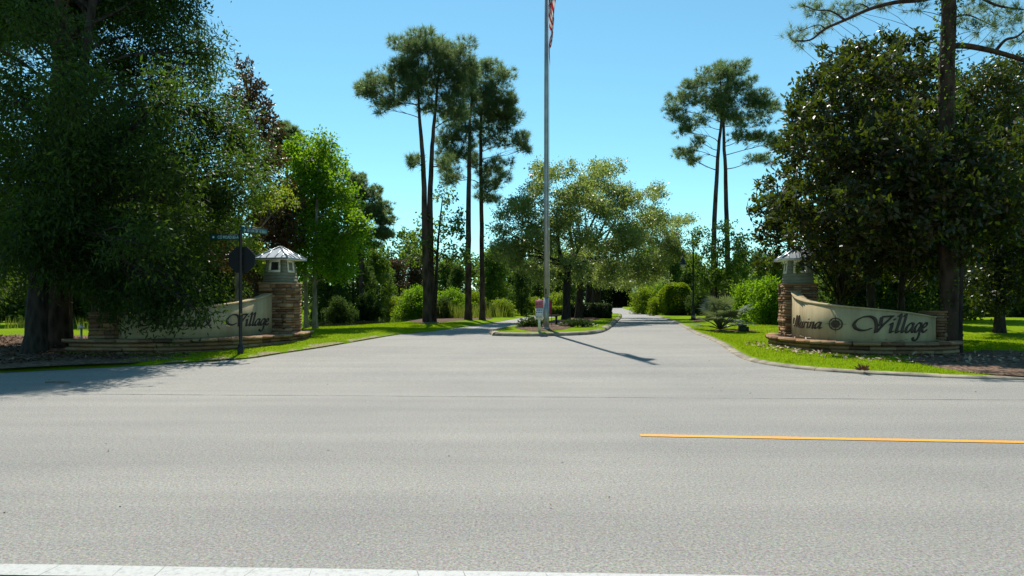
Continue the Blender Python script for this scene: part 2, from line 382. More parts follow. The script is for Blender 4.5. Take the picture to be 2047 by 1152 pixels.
# ---------------------------------------------------------------- ground, roads, kerbs
def mergepts(l): return [G(*p) for p in l]
LEFT_EDGE = [(-160, 24.0), (-60, 18.6), (-26, 16.2)] + mergepts([(0, 746), (156, 738), (297, 731), (437, 722), (500, 717.5), (560, 708), (640, 696), (733, 680), (807, 668), (879, 661), (965, 649), (1034, 637), (1085, 630), (1125, 626)])
RIGHT_EDGE = mergepts([(1268, 621.5), (1285, 626), (1320, 635), (1343, 643), (1378, 662), (1409, 675), (1440, 690), (1462, 706), (1495, 722), (1560, 734), (1650, 743), (1800, 752), (2047, 760)]) + [(16, 12.6), (40, 11.2), (90, 8.6), (160, 5)]
LEFT_EDGE = [tuple(p) for p in LEFT_EDGE[:3]] + [tuple(p) for p in catmull(LEFT_EDGE[3:], 4)]
RIGHT_EDGE = [tuple(p) for p in catmull(RIGHT_EDGE[:14], 4)] + RIGHT_EDGE[14:]
MED_RAW = mergepts([(984, 671.5), (1040, 673), (1095, 672.5), (1150, 671), (1190, 668), (1214, 661), (1226, 652), (1235, 643), (1243, 634), (1236, 629.5)]) + mergepts([(1180, 629), (1128, 633), (1111, 636.5), (1050, 650), (1005, 660), (978, 666)])
MED = [tuple(p) for p in catmull(MED_RAW + [MED_RAW[0]], 4)][:-1]

sheet('ground', [(-600, -60), (600, -60), (600, 1500), (-600, 1500)], lambda x, y: (E(y) - 0.7), M['forest'], lambda y: 60)
far_y = LEFT_EDGE[-1][1]
def inset(path, w_):
    o_ = []
    for i, p in enumerate(path):
        t = np.array(path[min(i + 1, len(path) - 1)]) - np.array(path[max(i - 1, 0)]); t /= np.linalg.norm(t); o_.append((p[0] - t[1] * w_, p[1] + t[0] * w_))
    return o_
road_poly = [(-160, -30), (160, -30)] + inset(RIGHT_EDGE, 0.45)[::-1] + [(30, 150), (36, 190), (-10, 190)] + inset(LEFT_EDGE, 0.5)[::-1]
sheet('road', road_poly, lambda x, y: E(y), M['asphalt'], lambda y: 1.6 if y < 60 else 8)
stepl = lambda y: 0.8 if y < 34 else (1.6 if y < 90 else 12)
lx, ly = LEFT_EDGE[-1]
left_poly = LEFT_EDGE + [(lx + 2, ly + 10), (lx - 4, 400), (-260, 400), (-260, 30)]
sheet('lawn_left', left_poly, lawn, M['grass'], stepl, edge_z=lambda x, y: E(y) + 0.012)
right_poly = inset(RIGHT_EDGE, 0.19) + [(260, 5), (260, 400), (60, 400), (RIGHT_EDGE[0][0] + 3, RIGHT_EDGE[0][1] + 25)]
sheet('lawn_right', right_poly, lawn, M['grass'], stepl, edge_z=lambda x, y: E(y) + 0.045)
sheet('far_verge', [(-30, 190.5), (80, 190.5), (90, 420), (-60, 420)], lambda x, y: 0.55, M['forest'], lambda y: 40)
med_in = []
mc = np.mean(np.array(MED), axis=0)
for p in MED:
    v = np.array(p) - mc; med_in.append(tuple(mc + v * (1 - 0.24 / np.linalg.norm(v))))
sheet('median_lawn', med_in, lambda x, y: median_z(x, y) + 0.02, M['grass'], lambda y: 0.8, edge_z=lambda x, y: E(y) + 0.115)
# pond
sheet('pond_water', [(-12.2 - 0.02 * (0) + 5.4 * math.cos(a), 57 + 24 * math.sin(a)) for a in np.linspace(0, 2 * math.pi, 40, endpoint=False)], lambda x, y: WATER_Z, M['water'], lambda y: 4)
# kerbs: concrete in cast lengths, each length a piece
def kerb(name, path, closed, width, height, side, seg=2.4):
    root = bpy.data.objects.new(name, None); COL.objects.link(root); root['kind'] = 'structure'
    pts = [np.array(p) for p in path] + ([np.array(path[0])] if closed else [])
    d = [0]
    for a, b in zip(pts, pts[1:]): d.append(d[-1] + np.linalg.norm(b - a))
    def at(s):
        i = min(len(pts) - 2, max(0, int(np.searchsorted(d, s) - 1))); t = (s - d[i]) / (d[i + 1] - d[i] + 1e-9)
        p = pts[i] + (pts[i + 1] - pts[i]) * t; tg = pts[i + 1] - pts[i]; tg = tg / (np.linalg.norm(tg) + 1e-9); return p, np.array([-tg[1], tg[0]]) * side
    s = 0.0; rr = random.Random(3)
    while s < d[-1] - 0.1:
        e = min(d[-1], s + seg * rr.uniform(0.9, 1.1)); k = max(2, int((e - s) / 0.4)); mb = MB(); rings = []
        jz = rr.uniform(-0.006, 0.006)
        for i in range(k + 1):
            p, nrm = at(s + 0.006 + (e - s - 0.012) * i / k); z = E(p[1])
            prof = [(0, -0.05), (0, height * 0.35), (0.05, height * 0.85), (0.10, height), (width, height + 0.01), (width, -0.05)]
            rings.append([(p[0] + nrm[0] * o_, p[1] + nrm[1] * o_, z + h_ + jz) for o_, h_ in prof])
        n0 = 0
        for rg in rings: mb.V += rg
        m_ = len(rings[0])
        for i in range(k):
            for j in range(m_ - 1):
                a = i * m_ + j; q = (a, a + 1, a + m_ + 1, a + m_); mb.Q.append(q if side < 0 else q[::-1])
        for i in (0, k):
            b = i * m_; mb.Q.append((b, b + 1, b + 2, b + 5)); mb.Q.append((b + 2, b + 3, b + 4, b + 5))
        mb.build('kerb_length', M['concrete'], root, True)
        s = e
kerb('kerb_right', [p for p in RIGHT_EDGE if p[1] > 8][:54], False, 0.22, 0.05, 1)
kerb('kerb_median', MED, True, 0.28, 0.13, 1)

# painted lines and the joint in the asphalt
def line_strip(name, a, b, width, mat, seed, cracks, z=0.006):
    mb = MB(); rr = random.Random(seed); a, b = np.array(a), np.array(b); t = b - a; ln = np.linalg.norm(t); t /= ln; n = np.array([-t[1], t[0]])
    s = 0; pe = (0, 0)
    while s < ln:
        e = min(ln, s + rr.uniform(0.18, 0.5) if cracks else s + 0.06)
        g = rr.uniform(0.001, 0.0035) if cracks else 0.0; sk = rr.uniform(-0.06, 0.10) if cracks else 0
        w1, w2 = (pw, pw2) if s > 0 else (width / 2, width / 2); pw = pw2 = 0; pw, pw2 = width / 2 + rr.uniform(-.005, .003), width / 2 + rr.uniform(-.005, .003)
        f = lambda u, v: (*(a + t * u + n * v), E(a[1]) + z)
        mb.quad(f(s + pe[0], -w1), f(e - g - 0, -pw), f(e + sk - g, pw2), f(s + pe[1], w2)); pe = (0, sk); s = e
    o = mb.build(name, mat); tag(o, kind='structure'); return o
line_strip('edge_line', (-7.0, 4.01), (5.0, 3.54), 0.155, M['white_line'], 2, True)
line_strip('centre_line', G(1280, 871), (9.5, 7.02), 0.13, M['yellow_line'], 3, False)
mb = MB(); rr = random.Random(8); prev = None
for i in range(221):
    x = -22 + i * 0.2; y = 11.02 - 0.046 * x + 0.012 * math.sin(x * 1.7) + rr.uniform(-.006, .006); hw = rr.uniform(0.003, 0.014)
    q = ((x, y - hw, E(y) + .005), (x, y + hw, E(y) + .005))
    if prev: mb.quad(prev[0], q[0], q[1], prev[1])
    prev = q
tag(mb.build('asphalt_joint', M['seam']), kind='structure')

def blob_poly(pxpts, fn, n=4):
    w_ = [G(*p, 0, fn) for p in pxpts]; return [tuple(p) for p in catmull(w_ + [w_[0]], n)][:-1]
# mulch beds and leaf-strewn soil
def bed(name, poly, fn, mat, lift=0.03):
    c = np.mean(np.array(poly), axis=0)
    def zf(x, y): return fn(x, y) + lift + 0.02 * math.sin(x * 5) * math.sin(y * 4)
    return sheet(name, poly, zf, mat, lambda y: 0.6, edge_z=lambda x, y: fn(x, y) + 0.004)
MEDBED = blob_poly([(1028, 657), (1060, 663), (1100, 662.5), (1135, 658), (1160, 650), (1185, 642), (1205, 636), (1196, 633), (1165, 634), (1128, 638), (1085, 646), (1045, 653)], median_z)
bed('mulch_bed_median', MEDBED, lambda x, y: median_z(x, y) + .025, M['mulch'], 0.05)
bed('mulch_bed_pines', blob_poly([(806, 643), (835, 647.5), (870, 648), (905, 642), (950, 640), (985, 637), (960, 633), (900, 634), (840, 637)], lawn), lawn, M['mulch'])
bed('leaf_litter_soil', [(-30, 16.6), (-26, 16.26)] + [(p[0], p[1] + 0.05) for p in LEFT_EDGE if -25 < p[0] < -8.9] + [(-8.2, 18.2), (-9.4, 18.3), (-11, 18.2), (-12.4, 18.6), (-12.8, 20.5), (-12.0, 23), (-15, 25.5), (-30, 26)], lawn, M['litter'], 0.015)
PX, PY = G(1440, 661, 0, lawn)
bed('mulch_bed_palmetto', [(PX + .5 + 1.15 * math.cos(a), PY + 0.6 * math.sin(a)) for a in np.linspace(0, 6.28, 14, endpoint=False)], lawn, M['mulch'], 0.03)
bed('mulch_bed_lamp', blob_poly([(1375, 639), (1390, 643), (1410, 642), (1425, 639), (1410, 636.5), (1390, 636.5)], lawn), lawn, M['mulch'], 0.03)
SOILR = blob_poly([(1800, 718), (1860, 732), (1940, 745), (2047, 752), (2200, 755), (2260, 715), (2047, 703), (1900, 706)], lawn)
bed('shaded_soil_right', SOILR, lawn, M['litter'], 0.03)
se = [p for p in LEFT_EDGE if -8.4 < p[0] < -4.5 and p[1] < 34]
bed('sandy_edge', [(p[0] - 0.02, p[1]) for p in se] + [(p[0] - 0.55 - 0.25 * math.sin(p[1] * 3), p[1] + .2) for p in reversed(se)], lambda x, y: E(y) + 0.035, M['sand'], 0.03)

# ---------------------------------------------------------------- vegetation generators
def unit(v): return v / (np.linalg.norm(v, axis=-1, keepdims=True) + 1e-9)
def rdir(rng, n): return unit(rng.normal(size=(n, 3)))
def leaf_mesh(pos, axis, nrm, ln, wd, fold=0.0):
    n = len(pos); side = unit(np.cross(axis, nrm)); nn = unit(np.cross(side, axis))
    ln = np.broadcast_to(ln, (n,))[:, None]; wd = np.broadcast_to(wd, (n,))[:, None]
    V = np.empty((n, 4, 3), np.float32)
    V[:, 0] = pos; V[:, 1] = pos + axis * ln * 0.5 + side * wd * 0.5 + nn * wd * fold
    V[:, 2] = pos + axis * ln; V[:, 3] = pos + axis * ln * 0.5 - side * wd * 0.5 + nn * wd * fold
    return V.reshape(-1, 3), np.arange(4 * n, dtype=np.int32).reshape(-1, 4)
def blob_points(rng, blob, n, shell):
    c, r = blob; u = rdir(rng, n); lob = rdir(rng, 7); amp = rng.uniform(-0.28, 0.38, 7)
    k = 1 + (np.clip(u @ lob.T, 0, 1) ** 5) @ amp
    rad = (shell + (1 - shell) * np.sqrt(rng.random(n))) * k
    return c + u * rad[:, None] * r, u
def foliage(rng, blobs, LAI, Lf, Wf, k=16, tl=0.4, droop=0.2, up=0.6, shell=0.35, fold=0.0, spread=0.9):
    VV, n_ = [], 0
    for b in blobs:
        area = math.pi * b[1][0] * b[1][2]; N = LAI * area / (0.5 * Lf * Wf); nt = max(4, int(N / k))
        tp, u = blob_points(rng, b, nt, shell)
        td = unit(u * 0.8 + rdir(rng, nt) * 0.7 + np.array([0, 0, 0.25 - droop * 0.8]))
        idx = np.repeat(np.arange(nt), k); m = len(idx)
        pos = tp[idx] + td[idx] * (rng.random(m)[:, None] - 0.3) * tl + rng.normal(size=(m, 3)) * tl * 0.22
        ax = unit(td[idx] * 0.6 + rdir(rng, m) * spread + np.array([0, 0, -droop]))
        nr = unit(rdir(rng, m) * 0.8 + np.array([0, 0, up]))
        V, q = leaf_mesh(pos, ax, nr, Lf * rng.uniform(0.6, 1.25, m), Wf * rng.uniform(0.7, 1.2, m), fold)
        VV.append(V); n_ += m
    V = np.concatenate(VV); return V, np.arange(4 * n_, dtype=np.int32).reshape(-1, 4)
def needles(rng, blobs, dens, Ln, Wn, per=16, shell=0.15, up=0.6):
    VV = []
    for b in blobs:
        nt = max(6, int(dens * math.pi * b[1][0] * b[1][2])); tp, u = blob_points(rng, b, nt, shell)
        ax = unit(u + np.array([0, 0, up]) + rdir(rng, nt) * 0.5)
        idx = np.repeat(np.arange(nt), per); m = len(idx)
        d = unit(ax[idx] * 0.75 + rdir(rng, m) * 0.85); ln = Ln * rng.uniform(0.7, 1.1, m)[:, None]
        p0 = tp[idx] + ax[idx] * (rng.random(m)[:, None] - 0.5) * Ln * 0.5
        s = unit(np.cross(d, rdir(rng, m))) * Wn * 0.5
        V = np.empty((m, 3, 3), np.float32); V[:, 0] = p0 + s; V[:, 1] = p0 - s; V[:, 2] = p0 + d * ln
        VV.append(V.reshape(-1, 3))
    V = np.concatenate(VV); return V, np.arange(len(V), dtype=np.int32).reshape(-1, 3)
def limb(mb, rng, a, b, r0, r1, sag=0.1, n=6, wob=0.06, sides=6):
    a, b = np.asarray(a, float), np.asarray(b, float); l = np.linalg.norm(b - a); pts = []; rs = []
    off = rng.normal(size=3) * wob * l; off2 = rng.normal(size=3) * wob * l * 0.6
    for i in range(n + 1):
        t = i / n; p = a + (b - a) * t + np.array([0, 0, sag * l * math.sin(math.pi * t)]) + off * math.sin(math.pi * t) + off2 * math.sin(2 * math.pi * t)
        pts.append(p); rs.append(r0 + (r1 - r0) * t ** 0.8)
    mb.tube(pts, rs, sides, False); return pts
def pxblobs(rng, lst, d, dj, depth=1.0):
    out = []
    for it in lst:
        px, py, rx, ry = it[:4]; dd = (it[4] if len(it) > 4 else d) + rng.uniform(-dj, dj)
        k = dd / FPX; a, b = rx * k, ry * k
        out.append((P(px, py, dd), np.array([a, 0.5 * (a + b) * 1.15 * depth, b])))
    return out
def trunk_at(tp, z):
    for a, b in zip(tp, tp[1:]):
        if a[2] <= z <= b[2]: return a + (b - a) * ((z - a[2]) / (b[2] - a[2] + 1e-9))
    return tp[-1] if z > tp[-1][2] else tp[0]
def tree(name, label, cat, trunks, blobs, seed, leaf, bark, kind='leaf', fp=None, group=None, rise=0.55, rmain=0.3, lr=0.35, tw=5, sag=0.08, minfrac=0.3, sides=10, groups=None):
    """trunks: list of (points, base radius, top radius); blobs: (centre, radii)"""
    rng = np.random.default_rng(seed); fp = dict(fp or {})
    base = np.array(trunks[0][0][0], float)
    root = empty(name, base, label, cat, group)
    mb = MB(); curves = []
    for pts, r0, r1 in trunks:
        cp = catmull(pts, 6) if len(pts) > 2 else [np.array(pts[0], float) + (np.array(pts[1], float) - np.array(pts[0], float)) * t for t in np.linspace(0, 1, 8)]
        n = len(cp); cp = [p + (rng.normal(size=3) * [0.05, 0.05, 0] * r0 if 0 < i < n - 1 else 0) for i, p in enumerate(cp)]
        rs = [r0 + (r1 - r0) * (i / (n - 1)) for i in range(n)]
        c2 = [cp[0] - np.array([0, 0, 0.25])] + [cp[0] + (cp[1] - cp[0]) * 0.12] + cp[1:]
        mb.tube(c2, [r0 * 1.5, r0 * 1.22] + rs[1:], sides, False); curves.append((cp, r0, r1))
    main = blobs if groups is None else groups
    ends = []
    for c, r in main:
        hd = [min(math.hypot(*(c - trunk_at(cp, c[2]))[:2]), 99) for cp, _, _ in curves]; cp, r0, r1 = curves[int(np.argmin(hd))]
        zb = cp[0][2]; zt = cp[-1][2]; za = min(zt, max(zb + (zt - zb) * minfrac, c[2] - hd[int(np.argmin(hd))] * rise))
        a = trunk_at(cp, za); f = (za - zb) / (zt - zb + 1e-9); rl = max(0.012, (r0 + (r1 - r0) * f) * lr)
        pts = limb(mb, rng, a, c, rl, rl * 0.35, sag, 6, 0.05, 6); ends.append((c, pts, rl))
        if groups is not None: continue
        for _ in range(tw):
            s = pts[rng.integers(3, 6)]; u = rdir(rng, 1)[0]; u[2] = u[2] * 0.7 + 0.15
            limb(mb, rng, s, c + u * r * 0.85, rl * 0.4, rl * 0.1, 0.04, 3, 0.06, 4)
    if groups is not None:
        for c, r in blobs:
            j = int(np.argmin([np.linalg.norm(c - e[0]) for e in ends])); e = ends[j]; s = e[1][rng.integers(2, 7)]
            limb(mb, rng, s, c, e[2] * .38, e[2] * .1, .08, 4, 0.07, 4)
    mb.build('trunk', bark, root, True, base)
    if kind == 'leaf': V, q = foliage(rng, blobs, **fp); mesh_np('crown', V - base, q, None, leaf, root)
    else: V, q = needles(rng, blobs, **fp); mesh_np('crown', V - base, None, q, leaf, root)
    return root
def gz(x, y): return lawn(x, y)

# ---------------------------------------------------------------- entrance signs
def make_stones():
    ms = []; rr = random.Random(11)
    for i in range(6):
        mb = MB(); j = lambda: rr.uniform(-0.07, 0.07)
        p = []
        for z in (-.5, .5):
            for x, y in ((-.5, -.5), (.5, -.5), (.5, .5), (-.5, .5)): p.append((x + j() * .3, y + j(), z + j() * 1.2))
        mb.hexa(p); o = mb.build('stone', M['stone']); ms.append(o.data); bpy.data.objects.remove(o)
    return ms
STONES = make_stones()
def stone(parent, c, dims, rz, rr):
    o = bpy.data.objects.new('stone', rr.choice(STONES)); COL.objects.link(o); o.parent = parent
    o.location = c; o.scale = dims; o.rotation_euler = (0, 0, rz)
def stone_faces(parent, cx, cy, side, z0, z1, ang, ch, rr, faces=4):
    z = z0; ca, sa = math.cos(ang), math.sin(ang)
    while z < z1 - 0.02:
        h = min(z1 - z, ch * rr.uniform(0.6, 1.6)); h = h if z1 - z - h > 0.03 else z1 - z
        for f in range(faces):
            fa = ang + f * math.pi / 2; nx, ny = math.sin(fa), -math.cos(fa); tx, ty = math.cos(fa), math.sin(fa)
            u = -side / 2
            while u < side / 2 - 0.01:
                l = rr.uniform(0.22, 0.5); l = l if side / 2 - u - l > 0.12 else side / 2 - u
                pr = rr.uniform(0.0, 0.05); off = side / 2 - 0.06 + pr
                stone(parent, (cx + tx * (u + l / 2) + nx * off, cy + ty * (u + l / 2) + ny * off, z + h / 2), (l - 0.008 + (0.03 if abs(u + side / 2) < .01 else 0), 0.14, h - 0.008), fa, rr)
                u += l
        z += h
GLYPH = {   # pen strokes, x-height 1
 'a': ([[(.78,.93),(.5,1.0),(.2,.75),(.06,.35),(.18,.03),(.42,.1),(.72,.6)], [(.82,1.0),(.74,.5),(.74,.15),(.86,.02),(1.05,.22)]], 1.02),
 'r': ([[(.02,.8),(.2,1.0),(.21,.5),(.15,0)], [(.18,.45),(.36,.85),(.6,1.0),(.72,.85)]], .74),
 'i': ([[(0,.8),(.18,1.0),(.19,.4),(.24,.03),(.46,.22)], [(.24,1.46),(.33,1.38)]], .50),
 'n': ([[(.02,.82),(.2,1.0),(.19,.5),(.12,0)], [(.16,.45),(.4,.88),(.62,1.0),(.7,.75),(.64,.2),(.74,.02),(.95,.22)]], .95),
 'l': ([[(.04,1.68),(.26,1.95),(.24,1.2),(.19,.3),(.25,.03),(.47,.22)]], .50),
 'g': ([[(.78,.93),(.5,1.0),(.2,.75),(.06,.35),(.18,.03),(.42,.1),(.72,.6)], [(.84,1.0),(.76,.4),(.7,-.4),(.46,-.85),(.1,-.8),(-.02,-.55)]], .98),
 'e': ([[(.1,.45),(.45,.56),(.64,.8),(.5,1.0),(.22,.85),(.06,.4),(.2,.03),(.5,.05),(.76,.28)]], .80),
 'M': ([[(-.8,1.3),(-.95,1.5),(-1.25,1.42),(-1.4,1.0),(-1.2,.45),(-.7,.2),(-.1,.5),(.25,1.25),(.45,1.95)], [(.45,1.95),(.52,1.2),(.6,.08)], [(.6,.08),(.98,1.1),(1.3,1.95)], [(1.3,1.95),(1.32,1.0),(1.38,.1),(1.62,.2)]], 1.68),
 'V': ([[(.12,.5),(-.2,.27),(-.6,.27),(-1.0,.58),(-1.1,1.1),(-.8,1.6),(-.3,1.74),(.12,1.45),(.35,.85),(.5,0)], [(.5,0),(.85,.85),(1.32,1.7)], [(1.45,1.76),(1.0,1.74),(.55,1.68)], [(.55,1.66),(.6,1.2),(.62,.75)]], 1.32),
}
LSB = {'M': 1.4, 'V': 1.15}
def letter_mesh(strokes, mapf, nibw=0.14, ang=R(38), mn=0.05, slant=0.22):
    mb = MB(); nv = np.array([math.cos(ang), math.sin(ang)]) * nibw / 2
    for si, st in enumerate(strokes):
        c = catmull([np.array(p) for p in st], 6); n = len(c); base = len(mb.V)
        for i, p in enumerate(c):
            t = c[min(i + 1, n - 1)] - c[max(0, i - 1)]; t /= np.linalg.norm(t) + 1e-9; nr = np.array([-t[1], t[0]])
            w_ = nv if nv.dot(nr) > 0 else -nv; w_ = w_ + nr * mn
            dep = 0.022 + 0.003 * si + 0.003 * i / n
            for q, dd in ((p + w_, dep), (p - w_, dep), (p - w_, -0.005), (p + w_, -0.005)):
                mb.V.append(tuple(mapf(q[0] + q[1] * slant, q[1], dd)))
        for i in range(n - 1):
            a = base + i * 4; b = a + 4
            mb.Q += [(a, b, b + 1, a + 1), (a + 1, b + 1, b + 2, a + 2), (a + 3, b + 3, b, a)]
        mb.Q += [(base, base + 1, base + 2, base + 3), (base + 4 * n - 4, base + 4 * n - 1, base + 4 * n - 2, base + 4 * n - 3)]
    return mb
class Arc:
    def __init__(s, pts): s.p = catmull([np.array(p, float) for p in pts], 10); s.d = [0]; [s.d.append(s.d[-1] + np.linalg.norm(b - a)) for a, b in zip(s.p, s.p[1:])]; s.len = s.d[-1]
    def at(s, u):
        i = min(len(s.p) - 2, max(0, int(np.searchsorted(s.d, u) - 1))); t = (u - s.d[i]) / (s.d[i + 1] - s.d[i] + 1e-9)
        p = s.p[i] + (s.p[i + 1] - s.p[i]) * t; a = s.p[min(i + 2, len(s.p) - 1)] - s.p[max(0, i - 1)]; a = a / np.linalg.norm(a); return p, a
def sign(label, tower, ang, side, wall, wz, planter, ptop, gz0, pier, piera, text, mirror, seed, roof_ang=None):
    rr = random.Random(seed); cx, cy = tower; O = np.array([cx, cy, gz0])
    root = empty('entrance_sign', O, label, 'sign', 'stone and stucco entrance signs')
    # pillar
    zt = 2.12 + (0.06 if mirror else 0)
    core = MB().box((0, 0, (zt - gz0) / 2 - .1), (side - 0.08, side - 0.08, zt - gz0 + 0.2), ang).build('pillar', M['mortar'], root)
    stone_faces(core, 0, 0, side, 0.1, zt - gz0, ang, 0.085, rr)
    MB().box((0, 0, zt - gz0 + 0.03), (side + 0.1, side + 0.1, 0.07), ang).build('pillar_cap', M['stone'], root)
    # lantern, tapered, lap siding
    z0 = zt - gz0 + 0.065; H = 0.82; b0, b1 = side * 0.43, side * 0.345
    def fp(f, u, v, o_):                                              # face f, u in -1..1, v height 0..1, o_ outwards
        fa = ang + f * math.pi / 2; hw = b0 + (b1 - b0) * v; nx, ny = math.sin(fa), -math.cos(fa); tx, ty = math.cos(fa), math.sin(fa)
        return (tx * u * hw + nx * (hw + o_), ty * u * hw + ny * (hw + o_), z0 + v * H)
    mb = MB(); p = [fp(0, -1, 0, -.03), fp(0, 1, 0, -.03), fp(2, -1, 0, -.03), fp(2, 1, 0, -.03), fp(0, -1, 1, -.03), fp(0, 1, 1, -.03), fp(2, -1, 1, -.03), fp(2, 1, 1, -.03)]
    lant = mb.hexa(p).build('lantern', M['siding'], root)
    nb = 7
    for f in range(4):
        for k in range(nb):
            v0, v1 = k / nb, (k + 1.12) / nb; v1 = min(v1, 1.0)
            spans = [(-1, 1)] if not (0.40 < (k + .5) / nb < 0.96) else [(-1, -.56), (.56, 1)]
            for u0, u1 in spans:
                mb = MB().hexa([fp(f, u0, v0, -.02), fp(f, u1, v0, -.02), fp(f, u1, v1, -.02), fp(f, u0, v1, -.02), fp(f, u0, v0, .018), fp(f, u1, v0, .018), fp(f, u1, v1, .003), fp(f, u0, v1, .003)])
                mb.build('siding_board', M['siding'], lant)
        wv0, wv1, wu = 0.42, 0.94, 0.58
        mb = MB()
        for (a0, a1, c0, c1) in ((-wu, wu, wv0, wv0 + .09), (-wu, wu, wv1 - .09, wv1), (-wu, -wu + .2, wv0 + .09, wv1 - .09), (wu - .2, wu, wv0 + .09, wv1 - .09)):
            mb.hexa([fp(f, a0, c0, -.01), fp(f, a1, c0, -.01), fp(f, a1, c1, -.01), fp(f, a0, c1, -.01), fp(f, a0, c0, .032), fp(f, a1, c0, .032), fp(f, a1, c1, .032), fp(f, a0, c1, .032)])
        mb.build('window_frame', M['trim'], lant)
        mb = MB().quad(fp(f, -wu + .18, wv0 + .08, -.004), fp(f, wu - .18, wv0 + .08, -.004), fp(f, wu - .18, wv1 - .08, -.004), fp(f, -wu + .18, wv1 - .08, -.004)); mb.build('pane', M['pane'], lant)
    # roof: four metal panels with raised seams and hip caps
    ez, az, eh = z0 + H - 0.02, z0 + H + 0.40, side * 0.66
    soffit = MB().box((0, 0, ez + 0.0), (eh * 2 - .05, eh * 2 - .05, 0.05), ang).build('roof', M['trim'], root)
    def rp(f, u, v, o_):
        fa = ang + f * math.pi / 2; hw = eh * (1 - v); nx, ny = math.sin(fa), -math.cos(fa); tx, ty = math.cos(fa), math.sin(fa)
        return np.array((tx * u * hw + nx * (hw + o_ * .5), ty * u * hw + ny * (hw + o_ * .5), ez + 0.03 + (az - ez) * v + o_))
    for f in range(4):
        mb = MB(); a, b, c = rp(f, -1, 0, .0), rp(f, 1, 0, .0), rp(f, 0, 1, .0); e = np.array((0, 0, -.05))
        mb.tri(a, b, c); mb.quad(a + e, b + e, b, a); mb.build('roof_panel', M['roof'], soffit)
        for u in (-.62, -.25, .25, .62):
            top = 1 - abs(u); q0 = rp(f, u, 0, .012)
            fa = ang + f * math.pi / 2; tx, ty = math.cos(fa), math.sin(fa); q1 = np.array((tx * u * eh + math.sin(fa) * eh * (1 - top * .98), ty * u * eh - math.cos(fa) * eh * (1 - top * .98), ez + 0.03 + (az - ez) * top * .98 + .012))
            MB().tube([q0, q1], 0.013, 4).build('seam', M['roof'], soffit)
        MB().tube([rp(f, 1, 0, .012), rp(f, 1, .99, .012)], 0.022, 5).build('hip_cap', M['roof'], soffit)
    # curved stucco wall
    A = Arc(wall); th = 0.13; N = 48; mb = MB(); cop = MB()
    sg = -1 if mirror else 1                                           # outward side of the curve
    def wt(u): t = u / A.len; return np.interp(t, [q[0] for q in wz], [q[1] for q in wz])
    rings = []; rc = []
    for i in range(N + 1):
        u = A.len * i / N; p, t = A.at(u); n_ = np.array([t[1], -t[0]]) * -sg * -1; z = wt(u)
        n_ = np.array([-t[1], t[0]]) * sg
        o_, i_ = p - O[:2] - n_ * th, p - O[:2] + n_ * th
        rings.append([(*o_, 0.0), (*o_, z - gz0), (*i_, z - gz0), (*i_, 0.0)])
        o2, i2 = p - O[:2] - n_ * (th + .025), p - O[:2] + n_ * (th + .025)
        rc.append([(*o2, z - gz0 - .01), (*o2, z - gz0 + .035), (*i2, z - gz0 + .035), (*i2, z - gz0 - .01)])
    for m_, rg in ((mb, rings), (cop, rc)):
        for r in rg: m_.V += r
        for i in range(N):
            for j in range(4):
                a = i * 4 + j; b = i * 4 + (j + 1) % 4; m_.Q.append((a, b, b + 4, a + 4))
        m_.Q += [(0, 1, 2, 3), (4 * N, 4 * N + 3, 4 * N + 2, 4 * N + 1)]
    wallo = mb.build('sign_wall', M['stucco'], root); cop.build('wall_coping', M['stucco'], wallo)
    def onwall(s, z, dep):
        u = s if not mirror else A.len - s
        p, t = A.at(u); n_ = np.array([-t[1], t[0]]) * sg
        q = p - O[:2] - n_ * (th + dep); return (q[0], q[1], z - gz0)
    for (word, s0, s1, zb, slope) in text:
        if word == 'compass':
            rad = s1; mbc = MB(); sc = s0
            f = lambda x, y, dd: onwall(sc + x * rad, zb + y * rad, dd)
            for k in range(32):
                a0, a1 = 2 * math.pi * k / 32, 2 * math.pi * (k + 1) / 32
                for r0, r1, dd in ((.78, .95, .014), (.5, .58, .012)):
                    mbc.quad(f(r0 * math.cos(a0), r0 * math.sin(a0), dd), f(r1 * math.cos(a0), r1 * math.sin(a0), dd), f(r1 * math.cos(a1), r1 * math.sin(a1), dd), f(r0 * math.cos(a1), r0 * math.sin(a1), dd))
                mbc.tri(f(0, 0, .008), f(.45 * math.cos(a0), .45 * math.sin(a0), .008), f(.45 * math.cos(a1), .45 * math.sin(a1), .008))
            for k in range(16):
                a = math.pi * k / 8; r1 = 1.55 if k % 4 == 0 else (1.02 if k % 2 == 0 else .72); dd = .026 if k % 4 == 0 else (.022 if k % 2 == 0 else .018)
                da = .30
                for sgn in (-1, 1): mbc.tri(f(0, 0, dd + .006), f(.30 * math.cos(a + sgn * da), .30 * math.sin(a + sgn * da), dd), f(r1 * math.cos(a), r1 * math.sin(a), dd))
            mbc.build('compass_rose', M['bronze'], wallo); continue
        adv = LSB[word[0]] + sum(GLYPH[c][1] for c in word); sc = (s1 - s0) / adv; x = LSB[word[0]]; zsc = sc if len(text[0]) < 6 else sc
        for ch in word:
            st, ad = GLYPH[ch]; x0 = x
            lm = letter_mesh(st, lambda a, b, dd: onwall(s0 + (x0 + a) * sc, zb + slope * ((s0 + (x0 + a) * sc)) + b * sc * 0.74, dd))
            lm.build('letter', M['bronze'], wallo); x += ad
    # end pier
    pc = np.array(pier[:2]) - O[:2]; pz = pier[2] - gz0
    po = MB().box((pc[0], pc[1], pz / 2), (0.62, 0.62, pz), piera).build('end_pier', M['mortar'], root)
    stone_faces(po, pc[0], pc[1], 0.70, 0.05, pz, piera, 0.085, rr)
    MB().box((pc[0], pc[1], pz + .03), (0.8, 0.8, 0.06), piera).build('pier_cap', M['stone'], root)
    # low stone planter
    PA = Arc(planter); top = ptop - gz0
    poly = [tuple(p) for p in catmull([np.array(p) for p in planter], 5)]
    mbp = MB(); pl = []
